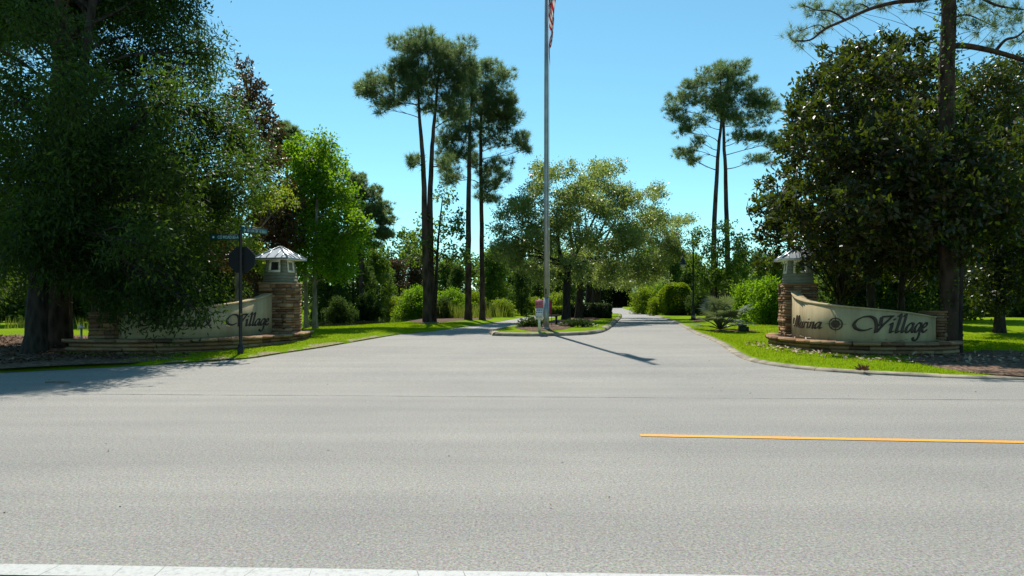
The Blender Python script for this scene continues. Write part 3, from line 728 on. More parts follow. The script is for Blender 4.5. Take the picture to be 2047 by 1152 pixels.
    for i in range(61):
        p, t = PA.at(PA.len * i / 60); n_ = np.array([-t[1], t[0]]) * sg; pl.append((p - O[:2] + n_ * 0.14, p - O[:2] + n_ * .30))
    for (a, b), (c, d_) in zip(pl, pl[1:]):
        mbp.hexa([(*a, -.3), (*c, -.3), (*d_, -.3), (*b, -.3), (*a, top - .02), (*c, top - .02), (*d_, top - .02), (*b, top - .02)])
    pw = mbp.build('planter_wall', M['mortar'], root)
    ncs = 4; chh = (top + 0.12) / ncs
    for k in range(ncs):
        s = rr.uniform(-.2, 0)
        while s < PA.len:
            l = rr.uniform(0.32, 0.7); m = min(PA.len, max(0, s + l / 2)); p, t = PA.at(m); n_ = np.array([-t[1], t[0]]) * sg
            q = p - O[:2] + n_ * (0.10 - rr.uniform(0, .035) - (.03 if k == ncs - 1 else 0))
            stone(pw, (q[0], q[1], -0.12 + chh * (k + .5)), (l - .01, 0.2 if k < ncs - 1 else .3, chh - .012), math.atan2(t[1], t[0]), rr); s += l
    soil = sheet('planter_soil', [(p[0] - O[0], p[1] - O[1]) for p in [tuple(PA.at(PA.len * i / 30)[0] + np.array([-PA.at(PA.len * i / 30)[1][1], PA.at(PA.len * i / 30)[1][0]]) * sg * .2) for i in range(31)]], lambda x, y: top - 0.05, M['mulch'], lambda y: 0.8, kind=None)
    soil.parent = root
    return root
WZ = [(0, 1.90), (0.10, 1.80), (0.22, 1.66), (0.35, 1.54), (0.5, 1.44), (0.65, 1.34), (0.8, 1.24), (1, 1.10)]
sign('cream curved entrance sign with compass emblem under the magnolia, stone tower at its left', (9.66, 23.1), R(-10), 0.98,
     [(9.42, 22.7), (9.05, 21.5), (8.98, 20.5), (9.27, 19.65), (9.95, 19.2), (10.9, 19.25), (12.25, 19.95)], WZ,
     [(9.3, 24.4), (8.62, 22.9), (8.42, 21.3), (8.62, 19.8), (9.5, 18.7), (10.9, 18.4), (12.2, 18.85), (12.95, 19.8)], 0.47, 0.12, (12.62, 20.15, 1.24), R(28),
     [('Marina', 0.98, 2.86, 0.78, 0), ('compass', 3.27, 0.19, 0.93, 0), ('Village', 3.62, 6.02, 0.70, 0)], False, 21)
sign('cream curved entrance sign half hidden by the dark oak, stone tower at its right', (-8.05, 23.75), R(-11.6), 0.98,
     [(-8.28, 23.6), (-8.38, 22.6), (-8.72, 21.55), (-9.3, 20.7), (-10.1, 20.15), (-11.0, 19.95), (-11.5, 20.0)], WZ,
     [(-7.35, 24.9), (-7.2, 23.2), (-7.5, 21.2), (-8.2, 19.7), (-9.4, 18.85), (-10.8, 18.7), (-12.3, 18.95)], 0.54, 0.2, (-11.85, 20.05, 1.2), R(5),
     [('Marina', 0.60, 2.50, 0.83, 0.0), ('Village', 2.95, 4.92, 0.80, 0)], True, 22)

# ---------------------------------------------------------------- street furniture
def text_mesh(s, size, parent, name, mat, mw, extrude=0.003):
    c = bpy.data.curves.new('txt', 'FONT'); c.body = s; c.size = size; c.align_x = 'CENTER'; c.align_y = 'CENTER'; c.extrude = extrude
    t = bpy.data.objects.new('txt', c); COL.objects.link(t); bpy.context.view_layer.update()
    me = bpy.data.meshes.new_from_object(t.evaluated_get(bpy.context.evaluated_depsgraph_get())); bpy.data.objects.remove(t)
    me.materials.clear(); me.materials.append(mat); o = bpy.data.objects.new(name, me); link(o, parent); o.matrix_local = mw; return o
# stop sign post with street name blades
sx, sy = G(481, 709, 0.05); sz = lawn(sx, sy)
ss = empty('street_sign_post', (sx, sy, sz), 'black sign post with green street name blades and back of octagonal sign', 'street sign')
MB().lathe((0, 0, -0.2), [(0, .085), (.38, .085), (.40, .07), (.46, .05), (.52, .046), (3.48, .043), (3.5, .05), (3.56, .03), (3.58, .004)], 14).build('post', M['black'], ss, True)
ysign = 0.07; mb = MB(); n0 = 8
fr = [(0.385 * math.cos(math.pi / 8 + k * math.pi / 4), ysign, 2.55 + 0.385 * math.sin(math.pi / 8 + k * math.pi / 4)) for k in range(8)]
bk = [(x, y + 0.03, z) for x, y, z in fr]
for k in range(8): mb.quad(fr[k], fr[(k + 1) % 8], bk[(k + 1) % 8], bk[k])
for k in range(8): mb.tri((0, ysign, 2.55), fr[k], fr[(k + 1) % 8]); mb.tri((0, ysign + .03, 2.55), bk[(k + 1) % 8], bk[k])
oc = mb.build('octagonal_sign_back', M['signback'], ss)
MB().box((0, 0.055, 2.72), (0.07, .03, .05)).box((0, 0.055, 2.38), (.07, .03, .05)).build('sign_bracket', M['black'], oc)
b1 = MB().box((-.42, 0, 3.16), (0.84, 0.02, 0.15)).build('street_name_blade', M['blade'], ss)
text_mesh('CO ROAD 83-A', 0.118, b1, 'blade_lettering', M['blade_text'], Matrix.Translation((-.335, -.0125, 3.157)) @ Matrix.Rotation(R(90), 4, 'X') @ Matrix.Diagonal((.70, 1, 1, 1)))
mb = MB(); [mb.tri((-.735, -.013, 3.16), (-.735 + .03 * math.cos(a), -.013, 3.16 + .03 * math.sin(a)), (-.735 + .03 * math.cos(a + .63), -.013, 3.16 + .03 * math.sin(a + .63))) for a in np.arange(0, 6.28, .628)]
mb.build('blade_emblem', M['blade_text'], b1)
MB().box((-.42, 0, 3.245), (0.86, .026, .022)).build('blade_holder', M['black'], ss)
ra = R(50); b2o = empty('street_name_blade', (0, 0, 0)); b2o.parent = ss
b2 = MB().box((.40, 0, 3.36), (0.80, 0.02, 0.15)).build('blade_plate', M['blade'], b2o); rr = random.Random(4); mb = MB()
x = 0.1
while x < .76:
    h = rr.choice((.085, .085, .06)); mb.box((x, -.0125, 3.36), (rr.choice((.012, .02)), .004, h)); x += rr.choice((.03, .035, .045, .06))
mb.build('blade_lettering', M['blade_text'], b2o); MB().box((.40, 0, 3.45), (0.82, .026, .022)).build('blade_holder', M['black'], b2o)
b2o.rotation_euler = (0, 0, ra)
# flagpole and flag
fx, fy = G(1092, 658, 0.17); fz = median_z(fx, fy) + .04; ZB = CAMH + 473 * fy / FPX; ZT = ZB + 4.3; PH = ZT + 0.75 - fz
fpo = empty('flagpole', (fx, fy, fz), 'tall grey metal flagpole rising from the mulch of the median', 'flagpole')
MB().tube([(0, 0, -.2), (0, 0, 1.3)], [.118, .116], 20).build('pole_sleeve', M['steel'], fpo, True)
MB().tube([(0, 0, 1.2), (0, 0, 5), (0, 0, 10), (0, 0, PH)], [.103, .098, .085, .06], 20).build('pole', M['steel'], fpo, True)
MB().lathe((0, 0, 0), [(0, .17), (.05, .17), (.09, .14), (.1, .12)], 20).build('base_collar', M['steel'], fpo, True)
MB().box((-.02, -.098, 1.55), (.045, .02, .22)).build('hatch_cover', M['black'], fpo)
MB().lathe((0, 0, PH), [(0, .05), (.05, .07), (.1, .07), (.2, .11), (.3, .07), (.34, .01)], 12).build('finial', M['steel'], fpo, True)
for dx in (.10, .13): MB().tube([(dx, -.05, 1.4), (dx * .8, -.05, PH - .1)], .008, 4).build('halyard', M['whitepaint'], fpo)
MB().box((.12, -.05, 1.4), (.12, .04, .04)).build('cleat', M['steel'], fpo)
NU, NV = 60, 26; V = []; UV = []
for i in range(NU + 1):
    for j in range(NV + 1):
        u, v = i / NU, j / NV
        ztop = ZT - fz; z = ztop - v * 2.2 * (1 - 0.15 * u) - u * 2.43 - 0.25 * u * (1 - v)
        k = min(1, 5 * u)
        x = .08 + k * (.12 + .10 * (1 - v) * (1 - u) + .08 * math.sin(9 * u + 4 * v) + .03 * math.sin(23 * u - 6 * v)) * (1 - .35 * u * v)
        y = k * (.16 * math.sin(7.5 * u + 5.5 * v) + .06 * math.sin(19 * u + 3 * v)) - .05
        if v < .25: x += .26 * (1 - v * 4) * math.sin(math.pi * min(1, u * 1.15)) ** 2
        V.append((x, y, z)); UV.append((u, v))
Q = [(i * (NV + 1) + j, (i + 1) * (NV + 1) + j, (i + 1) * (NV + 1) + j + 1, i * (NV + 1) + j + 1) for i in range(NU) for j in range(NV)]
fl = mesh_np('flag', V, Q, None, M['flag'], None, True, (fx, fy, fz)); tag(fl, 'red and white striped flag hanging limp from the flagpole', 'flag')
uvl = fl.data.uv_layers.new(name='UVMap'); li = np.zeros(len(fl.data.loops), np.int32); fl.data.loops.foreach_get('vertex_index', li)
uvl.data.foreach_set('uv', np.array(UV, np.float32)[li].ravel())
# notice board on the median
nx, ny = G(1078, 664, 0.12); nz = median_z(nx, ny)
nb_ = empty('notice_board', (nx, ny, nz), 'white notice post with faded red upper panel beside the flagpole', 'sign')
MB().box((0, 0, .85), (.10, .10, 1.9)).build('post', M['whitepaint'], nb_); MB().hexa([(-.06, -.06, 1.8), (.06, -.06, 1.8), (.06, .06, 1.8), (-.06, .06, 1.8), (-.015, -.015, 1.86), (.015, -.015, 1.86), (.015, .015, 1.86), (-.015, .015, 1.86)]).build('post_cap', M['whitepaint'], nb_)
nb_.scale = (1, 1, .70)
w1 = MB().box((0, -.065, 1.02), (.30, .02, .62)).build('white_panel', M['whitepaint'], nb_); w2 = MB().box((0, -.065, 1.57), (.30, .02, .46)).build('red_panel', M['pinkpanel'], nb_)
rr = random.Random(9)
mb = MB()
for zrow, hh in ((1.23, .05), (1.10, .055), (.96, .03), (.85, .055)):
    x = -.11
    while x < .11: w_ = rr.uniform(.015, .04); mb.box((x, -.0765, zrow), (w_, .003, hh)); x += w_ + .016
mb.build('lettering', M['greyink'], w1); mb = MB()
for zrow, hh in ((1.73, .035), (1.66, .03), (1.56, .09), (1.46, .03), (1.40, .025)):
    x = -.11
    while x < .11: w_ = rr.uniform(.015, .04); mb.box((x, -.0765, zrow), (w_, .003, hh)); x += w_ + .014
mb.build('lettering', M['redink'], w2)
# bench behind the flagpole
bx_, by_ = fx + .25, fy + 4.0; bz = median_z(bx_, by_) + .05
be = empty('park_bench', (bx_, by_, bz), 'small brown backless bench behind the flagpole on the median', 'bench')
for k in range(3): MB().box((0, -.16 + .16 * k, .43), (1.15, .14, .05)).build('seat_slat', M['wood'], be)
for s_ in (-1, 1): MB().box((.42 * s_, 0, .2), (.08, .4, .42)).build('leg', M['black'], be)
# red garden banner
gb = empty('garden_banner', (fx + .24, fy + 2.0, median_z(fx, fy) + .05), 'narrow red garden banner on a thin black stand right of the flagpole', 'banner')
MB().tube([(.10, 0, 0), (.10, 0, 1.2), (-.12, 0, 1.2)], .012, 6).build('stand', M['black'], gb)
mb = MB(); cols = 10
for i in range(cols):
    f = lambda t, z: (-.12 + .21 * t, .02 * math.sin(t * 9 + z * 2), z)
    a, b = i / cols, (i + 1) / cols; mb.quad(f(a, .62 + .04 * math.sin(a * 7)), f(b, .62 + .04 * math.sin(b * 7)), f(b, 1.18), f(a, 1.18))
mb.build('cloth', M['redcloth'], gb)
# lamp posts
def lamp(px, py, label, k=1.0):
    x, y = G(px, py, 0.07); z = lawn(x, y); r = empty('lamp_post', (x, y, z), label, 'lamp post', 'black lamp posts along the entrance road')
    MB().lathe((0, 0, -.2), [(0, .15), (.45, .15), (.5, .12), (.75, .1), (.85, .07), (.95, .06), (4.6, .045), (4.65, .07), (4.7, .07), (4.78, .03), (4.9, .005)], 12).build('post', M['black'], r, True)
    arm = [(0, 0, 4.1), (-.15, 0, 4.45), (-.4, 0, 4.62), (-.62, 0, 4.5), (-.68, 0, 4.25), (-.66, 0, 4.05)]
    MB().tube(catmull(arm, 5), .022, 6).build('arm', M['black'], r, True)
    MB().tube(catmull([(0, 0, 3.9), (-.2, 0, 4.1), (-.28, 0, 4.32), (-.18, 0, 4.4)], 5), .014, 5).build('scroll', M['black'], r, True)
    lo = MB().lathe((-.66, 0, 3.55), [(0, .27), (.05, .25), (.14, .15), (.28, .11), (.4, .06), (.5, .03)], 14).build('lamp_shade', M['black'], r, True)
    MB().lathe((-.66, 0, 3.32), [(0, .02), (.05, .10), (.14, .14), (.22, .15)], 12).build('globe', M['lampglass'], lo, True)
    return r
lamp(1386, 641.5, 'black lamp post with hanging bell lamp beside the palmetto')
lamp(1326, 629.5, 'farther black lamp post in front of the clipped yellow green bushes')
# far street sign
x, y = G(1268.5, 624, .05); fs = empty('small_road_sign', (x, y, lawn(x, y)), 'small pale road sign on a thin post at the far bend', 'sign')
MB().tube([(0, 0, -.2), (0, 0, 3.3)], .05, 8).build('post', M['black'], fs); MB().box((0, -.07, 2.75), (.75, .03, .9)).build('sign_panel', M['whitepaint'], fs)
# utility marker and box
x, y = G(599, 664, .07, lambda x, y: E(y)); um = empty('utility_marker', (x, y, lawn(x, y)), 'white utility marker post with orange top beside the left stone tower', 'marker')
MB().lathe((0, 0, -.1), [(0, .075), (.62, .075), (.63, .07)], 10).build('post', M['whitepaint'], um, True); MB().lathe((0, 0, .52), [(0, .078), (.40, .078), (.45, .05), (.46, .01)], 10).build('orange_cap', M['orange'], um, True)
x, y = G(597, 668, .07); ub = empty('utility_pedestal', (x - .12, y - .3, lawn(x, y)), 'low white utility pedestal at the foot of the left stone tower', 'utility box')
MB().box((0, 0, .25), (.2, .2, .62)).build('housing', M['whitepaint'], ub); MB().box((0, 0, .58), (.24, .24, .05)).build('lid', M['whitepaint'], ub)
x, y = G(1484, 661, .05, lawn); ob = empty('utility_box', (x, y, lawn(x, y)), 'small dark green utility box on the grass right of the palmetto', 'utility box'); ob.scale = (.8, .8, .8)
MB().box((0, 0, .14), (.32, .26, .36), .3).build('housing', M['greenbox'], ob); MB().box((0, 0, .34), (.36, .30, .05), .3).build('lid', M['greenbox'], ob); MB().box((.32, .1, .12), (.1, .1, .3), .3).build('side_post', M['greenbox'], ob)
# small grey post by the left pier
x, y = -12.55, 19.9; pp = empty('path_light', (x, y, lawn(x, y)), 'thin grey post with pale cap beside the left end pier', 'light')
MB().tube([(0, 0, -.1), (0, 0, .62)], .03, 8).build('post', M['steel'], pp); MB().lathe((0, 0, .6), [(0, .09), (.03, .09), (.1, .03), (.11, .005)], 10).build('cap', M['whitepaint'], pp)
# stick lying on the road
mb = MB(); rng0 = np.random.default_rng(2); x, y = G(90, 766.5)
mb.tube(catmull([(x, y, .02), (x + .15, y + .04, .03), (x + .28, y - .02, .025), (x + .45, y + .05, .02)], 4), [.014] * 10 + [.01] * 3, 5); mb.tube([(x + .15, y + .04, .03), (x + .2, y + .14, .025), (x + .33, y + .2, .02)], [.009, .007, .004], 4)
tag(mb.build('fallen_branch', M['twig']), 'thin fallen branch lying on the road at the left', 'branch')

# ---------------------------------------------------------------- trees
rng = np.random.default_rng(7)
def gpt(px, py, fn=lawn): x, y = G(px, py, 0, fn); return np.array([x, y, fn(x, y)])
def onlawn(px, d): x = (px - CX) / FPX * d; return np.array([x, d, lawn(x, d)])
OAK = dict(LAI=5.2, Lf=.17, Wf=.052, k=34, tl=.8, droop=.45, up=.5, shell=.25)
T1 = [(20,20,75,55),(120,10,80,55),(215,25,80,55),(300,25,70,45),(365,5,35,22),(345,75,60,38),(405,105,42,30),(200,125,75,45),(285,150,70,42),(375,165,52,32),(430,120,20,16),(60,235,80,45),(170,235,80,45),
      (240,235,70,45),(335,240,75,42),(430,225,45,26),(470,212,20,14),(472,262,32,24),(440,290,55,34),(498,305,32,22),(350,320,80,45),(230,330,90,50),(100,340,90,55),(15,330,60,60),(465,345,50,28),(505,350,25,15),
      (60,430,80,55),(170,425,80,58),(280,415,80,55),(380,405,65,48),(455,400,42,34),(150,510,70,42),(255,505,70,48),(350,505,70,48),(420,475,45,38),(20,500,55,50),(90,560,45,25)]
T1n = [(310,580,50,40,18.6),(380,585,36,34,18.4),(402,628,22,22,18.2),(345,620,40,28,18.4),(250,575,50,40,18.8),(225,610,30,28,19.2),(385,550,34,28,18.8),(310,640,28,16,18.4)]
bl = pxblobs(rng, T1, 22.3, 1.7) + pxblobs(rng, T1n, 18.6, .3)
bl += pxblobs(rng, [(-90,100,90,70),(-120,250,90,80),(-110,420,90,80),(-60,540,70,50),(60,-80,90,60),(200,-90,90,60),(-60,-40,90,70)], 23.5, 1.5)
bl += pxblobs(rng, [(60,30,60,45),(130,110,50,35),(20,180,55,45),(110,190,55,40),(60,270,60,45),(150,290,55,45),(210,370,55,40),(60,370,60,45),(130,420,60,40),(30,450,50,40),(200,470,55,38),(280,330,50,38),(270,250,50,35),(100,500,55,30),(160,555,50,25),(290,470,50,40),(360,440,45,35),(90,330,50,40),(70,440,45,38),(120,470,50,36),(60,520,45,28),(200,540,45,30),(110,540,40,22)], 18.4, .5)
bl = [(c, r * np.array([1.15, 1.15, .68])) if c[1] < 19.2 else (c, r) for c, r in bl]
bl += pxblobs(rng, [(150,300,75,45),(250,250,75,45),(330,340,65,42),(230,400,70,42),(120,420,75,42),(40,330,70,50),(335,200,50,36),(60,200,70,45),(160,190,70,45),(350,440,38,28),(290,490,52,34),(160,510,60,34),(60,490,60,38)][::2], 16.9, .6)
for k in range(34):                                                    # upper crown, above the picture's edge
    bl.append((np.array([rng.uniform(-20, -11.2), rng.uniform(20.2, 25.5), rng.uniform(12.0, 17.0)]), np.array([1.5, 1.5, 1.1])))
b0 = gpt(70, 706)
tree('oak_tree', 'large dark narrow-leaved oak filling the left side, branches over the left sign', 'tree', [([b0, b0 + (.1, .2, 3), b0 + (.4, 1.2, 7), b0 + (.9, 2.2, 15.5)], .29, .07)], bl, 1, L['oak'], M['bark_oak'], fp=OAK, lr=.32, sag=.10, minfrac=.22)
b0 = gpt(112, 694)
bl = pxblobs(rng, [(40,-130,80,30),(130,-170,90,35),(220,-140,80,30),(130,-90,100,30),(10,110,45,20),(150,60,60,25),(60,60,50,20)], b0[1], 1.6)
tree('pine_tree', 'thick reddish pine trunk standing right behind the leftmost dark trunk', 'tree', [([b0, b0 + (.05, .1, 6), b0 + (.2, .1, 15)], .36, .16)], bl, 2, L['pine'], M['bark_pine'], 'pine', dict(dens=20, Ln=.26, Wn=.012, per=22), lr=.3)
b0 = gpt(192, 676)
bl = pxblobs(rng, [(150,470,50,35),(200,400,60,40),(240,460,45,35),(180,330,50,35)], b0[1], .8)
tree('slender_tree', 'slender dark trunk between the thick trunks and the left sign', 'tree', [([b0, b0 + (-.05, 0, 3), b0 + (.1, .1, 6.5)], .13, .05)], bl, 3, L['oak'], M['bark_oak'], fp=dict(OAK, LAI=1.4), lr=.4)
b0 = gpt(133, 684)
tree('thin_pine', 'thinner pine trunk close to the right of the thick reddish trunk', 'tree', [([b0, b0 + (.1, 0, 5), b0 + (.2, .2, 12)], .17, .08)], pxblobs(rng, [(120,-60,60,30),(190,-40,60,30),(150,-110,60,30)], b0[1] + 1, 1), 4, L['pine'], M['bark_pine'], 'pine', dict(dens=18, Ln=.26, Wn=.012, per=20), lr=.3)
b0 = onlawn(474, 26.5)
tree('small_tree', 'small pale-trunked tree with yellow green leaves behind the left sign', 'tree', [([b0, b0 + (0, 0, 2.2), b0 + (-.05, .1, 3.6), b0 + (.3, .1, 5.2)], .10, .03), ([b0 + (0, 0, 2.4), b0 + (.5, 0, 3.6), b0 + (1.3, 0, 4.6)], .05, .02)],
     pxblobs(rng, [(480,375,32,18),(520,372,30,14),(555,385,28,12),(580,402,18,9),(500,408,35,16),(535,412,30,10),(490,470,28,20),(505,500,26,20),(470,445,22,15),(515,530,20,16)], 26, .7), 5, L['yellow'], M['bark_pale'], fp=dict(LAI=2.6, Lf=.11, Wf=.05, k=12, tl=.35, droop=.1), lr=.45, tw=7)
b0 = onlawn(515, 29)
MAGR = dict(LAI=4.2, Lf=.20, Wf=.085, k=9, tl=.30, droop=.0, up=.2, shell=.3, fold=.12)
tree('magnolia_tree', 'bronze dark magnolia standing behind the left sign, pointed top', 'tree', [([b0, b0 + (-.1, 0, 4), b0 + (-.5, 0, 11)], .2, .04)],
     pxblobs(rng, [(490,140,15,20),(500,180,30,26),(518,220,32,26),(475,205,28,25),(535,258,24,24),(500,270,35,30),(540,315,28,32),(510,340,35,30),(572,400,30,40),(550,440,38,38),(520,420,35,30),(580,468,28,34),(540,495,40,35),(500,540,40,30),(455,505,35,40),(545,545,30,22)], 29, 1.2), 6, L['magnolia_red'], M['bark_oak'], fp=MAGR, lr=.3, minfrac=.12)
b0 = gpt(630, 657); b1_ = gpt(612, 656)
MAP = dict(LAI=6.5, Lf=.14, Wf=.11, k=12, tl=.45, droop=.25, up=.6, shell=.3)
tree('maple_tree', 'bright green maple with two slim trunks right of the left tower', 'tree', [([b0, b0 + (0, 0, 3), b0 + (.2, 0, 8.6)], .13, .04), ([b1_, b1_ + (-.05, .1, 3), b1_ + (-.2, .2, 7.8)], .12, .04)],
     pxblobs(rng, [(610,298,36,24),(648,292,26,22),(588,330,28,28),(640,335,40,28),(675,330,20,20),(610,375,42,32),(665,378,38,32),(698,405,26,26),(640,425,46,32),(600,440,30,32),(690,455,36,32),(640,475,42,32),(703,495,26,26),(655,520,38,24),(610,505,34,28),(585,390,26,30),(588,470,26,34),(620,330,30,26),(632,380,34,30),(632,440,34,30),(720,450,22,24),(590,540,24,24),(680,545,30,20)], 32.0, 1.6), 7, L['maple'], M['bark_pale'], fp=MAP, lr=.4, minfrac=.25)
# tall pines left of the road
PN = dict(dens=30, Ln=.40, Wn=.024, per=24, shell=.1)
def pine(label, base, tp, bl_, d, seed, r0=.23, dj=1.2, fp=PN, **kw):
    b = base; top = P(*tp[-1], d); pts = [b] + [P(*q, d) for q in tp]
    rg = np.random.default_rng(seed + 50)
    fine = []
    for it in bl_:                                                    # break each bough into smaller flat sprays
        px, py, rx, ry = it[:4]
        for _ in range(10): fine.append((px + rg.uniform(-.95, .95) * rx, py + rg.uniform(-.95, .95) * ry, rx * rg.uniform(.38, .7), max(6, ry * rg.uniform(.36, .66))))
    return tree('pine_tree', label, 'tree', [(pts, r0, .04)], pxblobs(rg, fine, d, dj, 1.3), seed, L['pine'], M['bark_far'], 'pine', fp, 'tall pines by the entrance road', rise=.25, lr=.34, tw=3, sag=.03, minfrac=.4, groups=pxblobs(rg, bl_, d, dj * .7), **kw)
b0 = gpt(854, 645); dP = b0[1]
pine('leftmost tall pine of the clump by the pond, long limb reaching left', b0, [(850, 480), (846, 330), (838, 230), (836, 120)],
     [(737,185,24,17),(760,165,28,18),(765,215,22,11),(795,145,38,25),(815,108,36,26),(800,200,28,10),(845,90,36,24),(850,150,36,26),(830,180,30,16),(830,325,13,9),(735,180,20,10)], dP, 10)
b0 = gpt(863, 644)
pine('second tall pine of the clump, trunk crossing its neighbour near the base', b0, [(860, 470), (862, 330), (870, 220), (882, 90)],
     [(875,82,32,18),(905,95,30,22),(925,130,26,28),(900,145,40,26),(880,180,34,18),(860,215,22,10),(925,170,28,22),(895,205,30,16),(890,330,18,14),(905,240,25,14)], dP + .5, 11)
b0 = gpt(936, 640); d2 = b0[1]
pine('third tall pine of the clump, behind the small oak', b0, [(936, 480), (938, 330), (940, 230), (950, 135)],
     [(960,135,32,17),(985,160,28,24),(955,180,42,22),(1000,200,26,24),(920,230,34,16),(900,272,26,20),(925,295,26,20),(900,315,22,16),(940,262,28,16),(1012,215,16,20)], d2, 12)
b0 = gpt(964, 640)
pine('rightmost tall pine of the clump, low dark boughs to its right', b0, [(963, 480), (961, 330), (962, 230), (972, 190)],
     [(1010,246,26,16),(1035,285,20,15),(990,275,30,15),(1000,328,22,16),(985,352,26,16),(980,392,22,11),(1048,296,11,10),(960,330,22,16),(905,352,22,16),(985,232,36,16),(978,372,22,12),(1020,235,20,15),(972,195,26,14),(960,215,26,14)], d2 + .8, 13, .19)
b0 = gpt(868, 644)
tree('small_oak', 'small open oak with lobed leaves growing against the tall pines', 'tree', [([b0, P(872, 560, dP), P(876, 480, dP), P(884, 400, dP)], .13, .03)],
     pxblobs(rng, [(818,468,18,12),(815,498,16,12),(850,448,20,13),(888,392,20,18),(905,435,25,20),(880,465,26,16),(920,465,22,16),(900,505,30,18),(860,510,28,14),(838,488,20,11),(925,508,18,12),(830,520,20,10)], dP + 1, 1.2), 14, L['back'], M['bark_oak'], fp=dict(LAI=2.8, Lf=.19, Wf=.13, k=9, tl=.4), lr=.4, minfrac=.3)
# distant pines
def farpine(label, px, d, top, bl_, seed, r0=.2):
    b = onlawn(px, d); return pine(label, b, [(px, 480), (px + 2, top + 60), (px, top)], bl_, d, seed, r0, 1.5, dict(PN, Ln=.42, Wn=.05, dens=36))
farpine('distant pine showing between the maple and the tall pine clump', 722, 66, 352, [(715,362,20,14),(735,388,26,16),(752,418,24,11),(768,440,20,8),(728,425,28,13),(745,468,28,9),(718,480,30,12),(700,400,25,18),(770,466,18,6)], 20)
farpine('distant pine top rising between the bronze magnolia and the maple', 572, 58, 250, [(570,262,22,13),(555,275,18,10),(592,278,16,10),(575,300,30,14),(560,320,26,12)], 21)
# pair of pines on the right
b0 = onlawn(1424, 55)
pine('left one of the two slender pines in the right background', b0, [(1427, 490), (1433, 340), (1442, 230), (1440, 150)],
     [(1430,148,34,16),(1400,172,32,15),(1368,200,36,13),(1348,225,20,9),(1418,195,36,18),(1390,243,30,11),(1368,262,18,8),(1370,300,20,11),(1385,322,14,8),(1395,285,15,9),(1440,215,30,14)], 55, 22, .27)
b0 = onlawn(1457, 56)
pine('right one of the two slender pines in the right background', b0, [(1454, 490), (1450, 340), (1446, 230), (1456, 150)],
     [(1462,140,30,14),(1478,160,30,17),(1480,190,36,18),(1515,198,32,16),(1540,213,16,11),(1500,240,38,13),(1530,270,30,9),(1490,275,26,9),(1520,322,26,8),(1460,232,32,12),(1545,288,20,10)], 56, 23, .27)
# live oaks on the median
LIVE = dict(LAI=4.3, Lf=.18, Wf=.08, k=14, tl=.5, droop=.15, up=.45, shell=.25)
def live(label, px, py, lst, seed, d=None, r0=.26, dj=2.2):
    x, y = G(px, py, .14); b = np.array([x, y, median_z(x, y)]); d = d or y
    top = P(px + 30, 420, y); fork = b + np.array([.1, 0, 3.4])
    rg = np.random.default_rng(seed + 80); fine = []
    for it in lst:
        qx, qy, rx, ry = it
        for _ in range(5): fine.append((qx + rg.uniform(-.75, .75) * rx, qy + rg.uniform(-.65, .65) * ry, rx * rg.uniform(.42, .65), ry * rg.uniform(.42, .65)))
    return tree('live_oak', label, 'tree', [([b, fork, P(px - 10, 520, y), P(px - 20, 430, y)], r0, .06), ([fork, P(px + 22, 505, y + .5), P(px + 60, 430, y + .8)], r0 * .6, .05)],
                pxblobs(rg, fine, d, dj, 1.2), seed, L['live'], M['bark_oak'], fp=LIVE, group='oaks in a row on the median', lr=.36, tw=4, minfrac=.5, rise=.7, groups=pxblobs(rg, lst, d, dj * .7))
live('nearest median oak, right behind the flagpole, spreading pale green crown', 1131, 641, [(1110,340,42,24),(1075,368,26,18),(1140,378,38,22),(1040,420,44,17),(1010,428,22,12),(1080,438,46,26),(1130,440,46,26),(1180,420,42,26),(1050,478,46,24),(1008,490,22,16),(1110,488,42,24),(1165,478,42,24),(1018,525,26,16),(1070,535,32,14),(1120,530,36,18),(1150,545,30,16),(1090,560,30,12),(1030,500,34,20),(1000,460,24,14),(1150,410,36,22),(1065,400,36,18)], 30)
live('second median oak from the flagpole', 1157, 638, [(1215,345,36,20),(1190,368,36,20),(1240,378,26,20),(1220,418,46,24),(1268,402,34,20),(1300,385,26,14),(1250,448,42,26),(1300,430,36,20),(1180,508,42,20),(1230,498,42,24),(1190,550,36,16),(1225,535,36,18),(1265,480,38,24),(1165,370,26,18)], 31)
live('third median oak from the flagpole', 1175, 635, [(1290,468,42,24),(1330,452,36,16),(1365,442,26,11),(1340,480,32,18),(1250,535,38,18),(1290,518,42,22),(1328,512,32,18),(1270,560,36,14),(1310,545,32,14),(1355,500,26,16)], 32)
live('last median oak in the row, behind the clipped hedge', 1190, 632, [(1200,555,38,16),(1240,562,32,13),(1280,548,38,18),(1165,545,28,18),(1300,560,30,12)], 33, r0=.4)
b0 = onlawn(1432, 50)
tree('sweetgum_tree', 'mid green young tree behind the lamp post, below the two slender pines', 'tree', [([b0, b0 + (0, 0, 3), b0 + (.2, 0, 6)], .13, .03)],
     pxblobs(rng, [(1400,470,20,14),(1428,498,28,18),(1398,528,26,18),(1440,538,30,20),(1470,482,30,18),(1492,520,30,22),(1460,560,38,20),(1502,560,26,20),(1410,568,22,18),(1380,488,18,10),(1450,455,18,10)], 50, 1.5), 34, L['back'], M['bark_oak'], fp=dict(LAI=4, Lf=.20, Wf=.14, k=10, tl=.45), lr=.4, minfrac=.2)
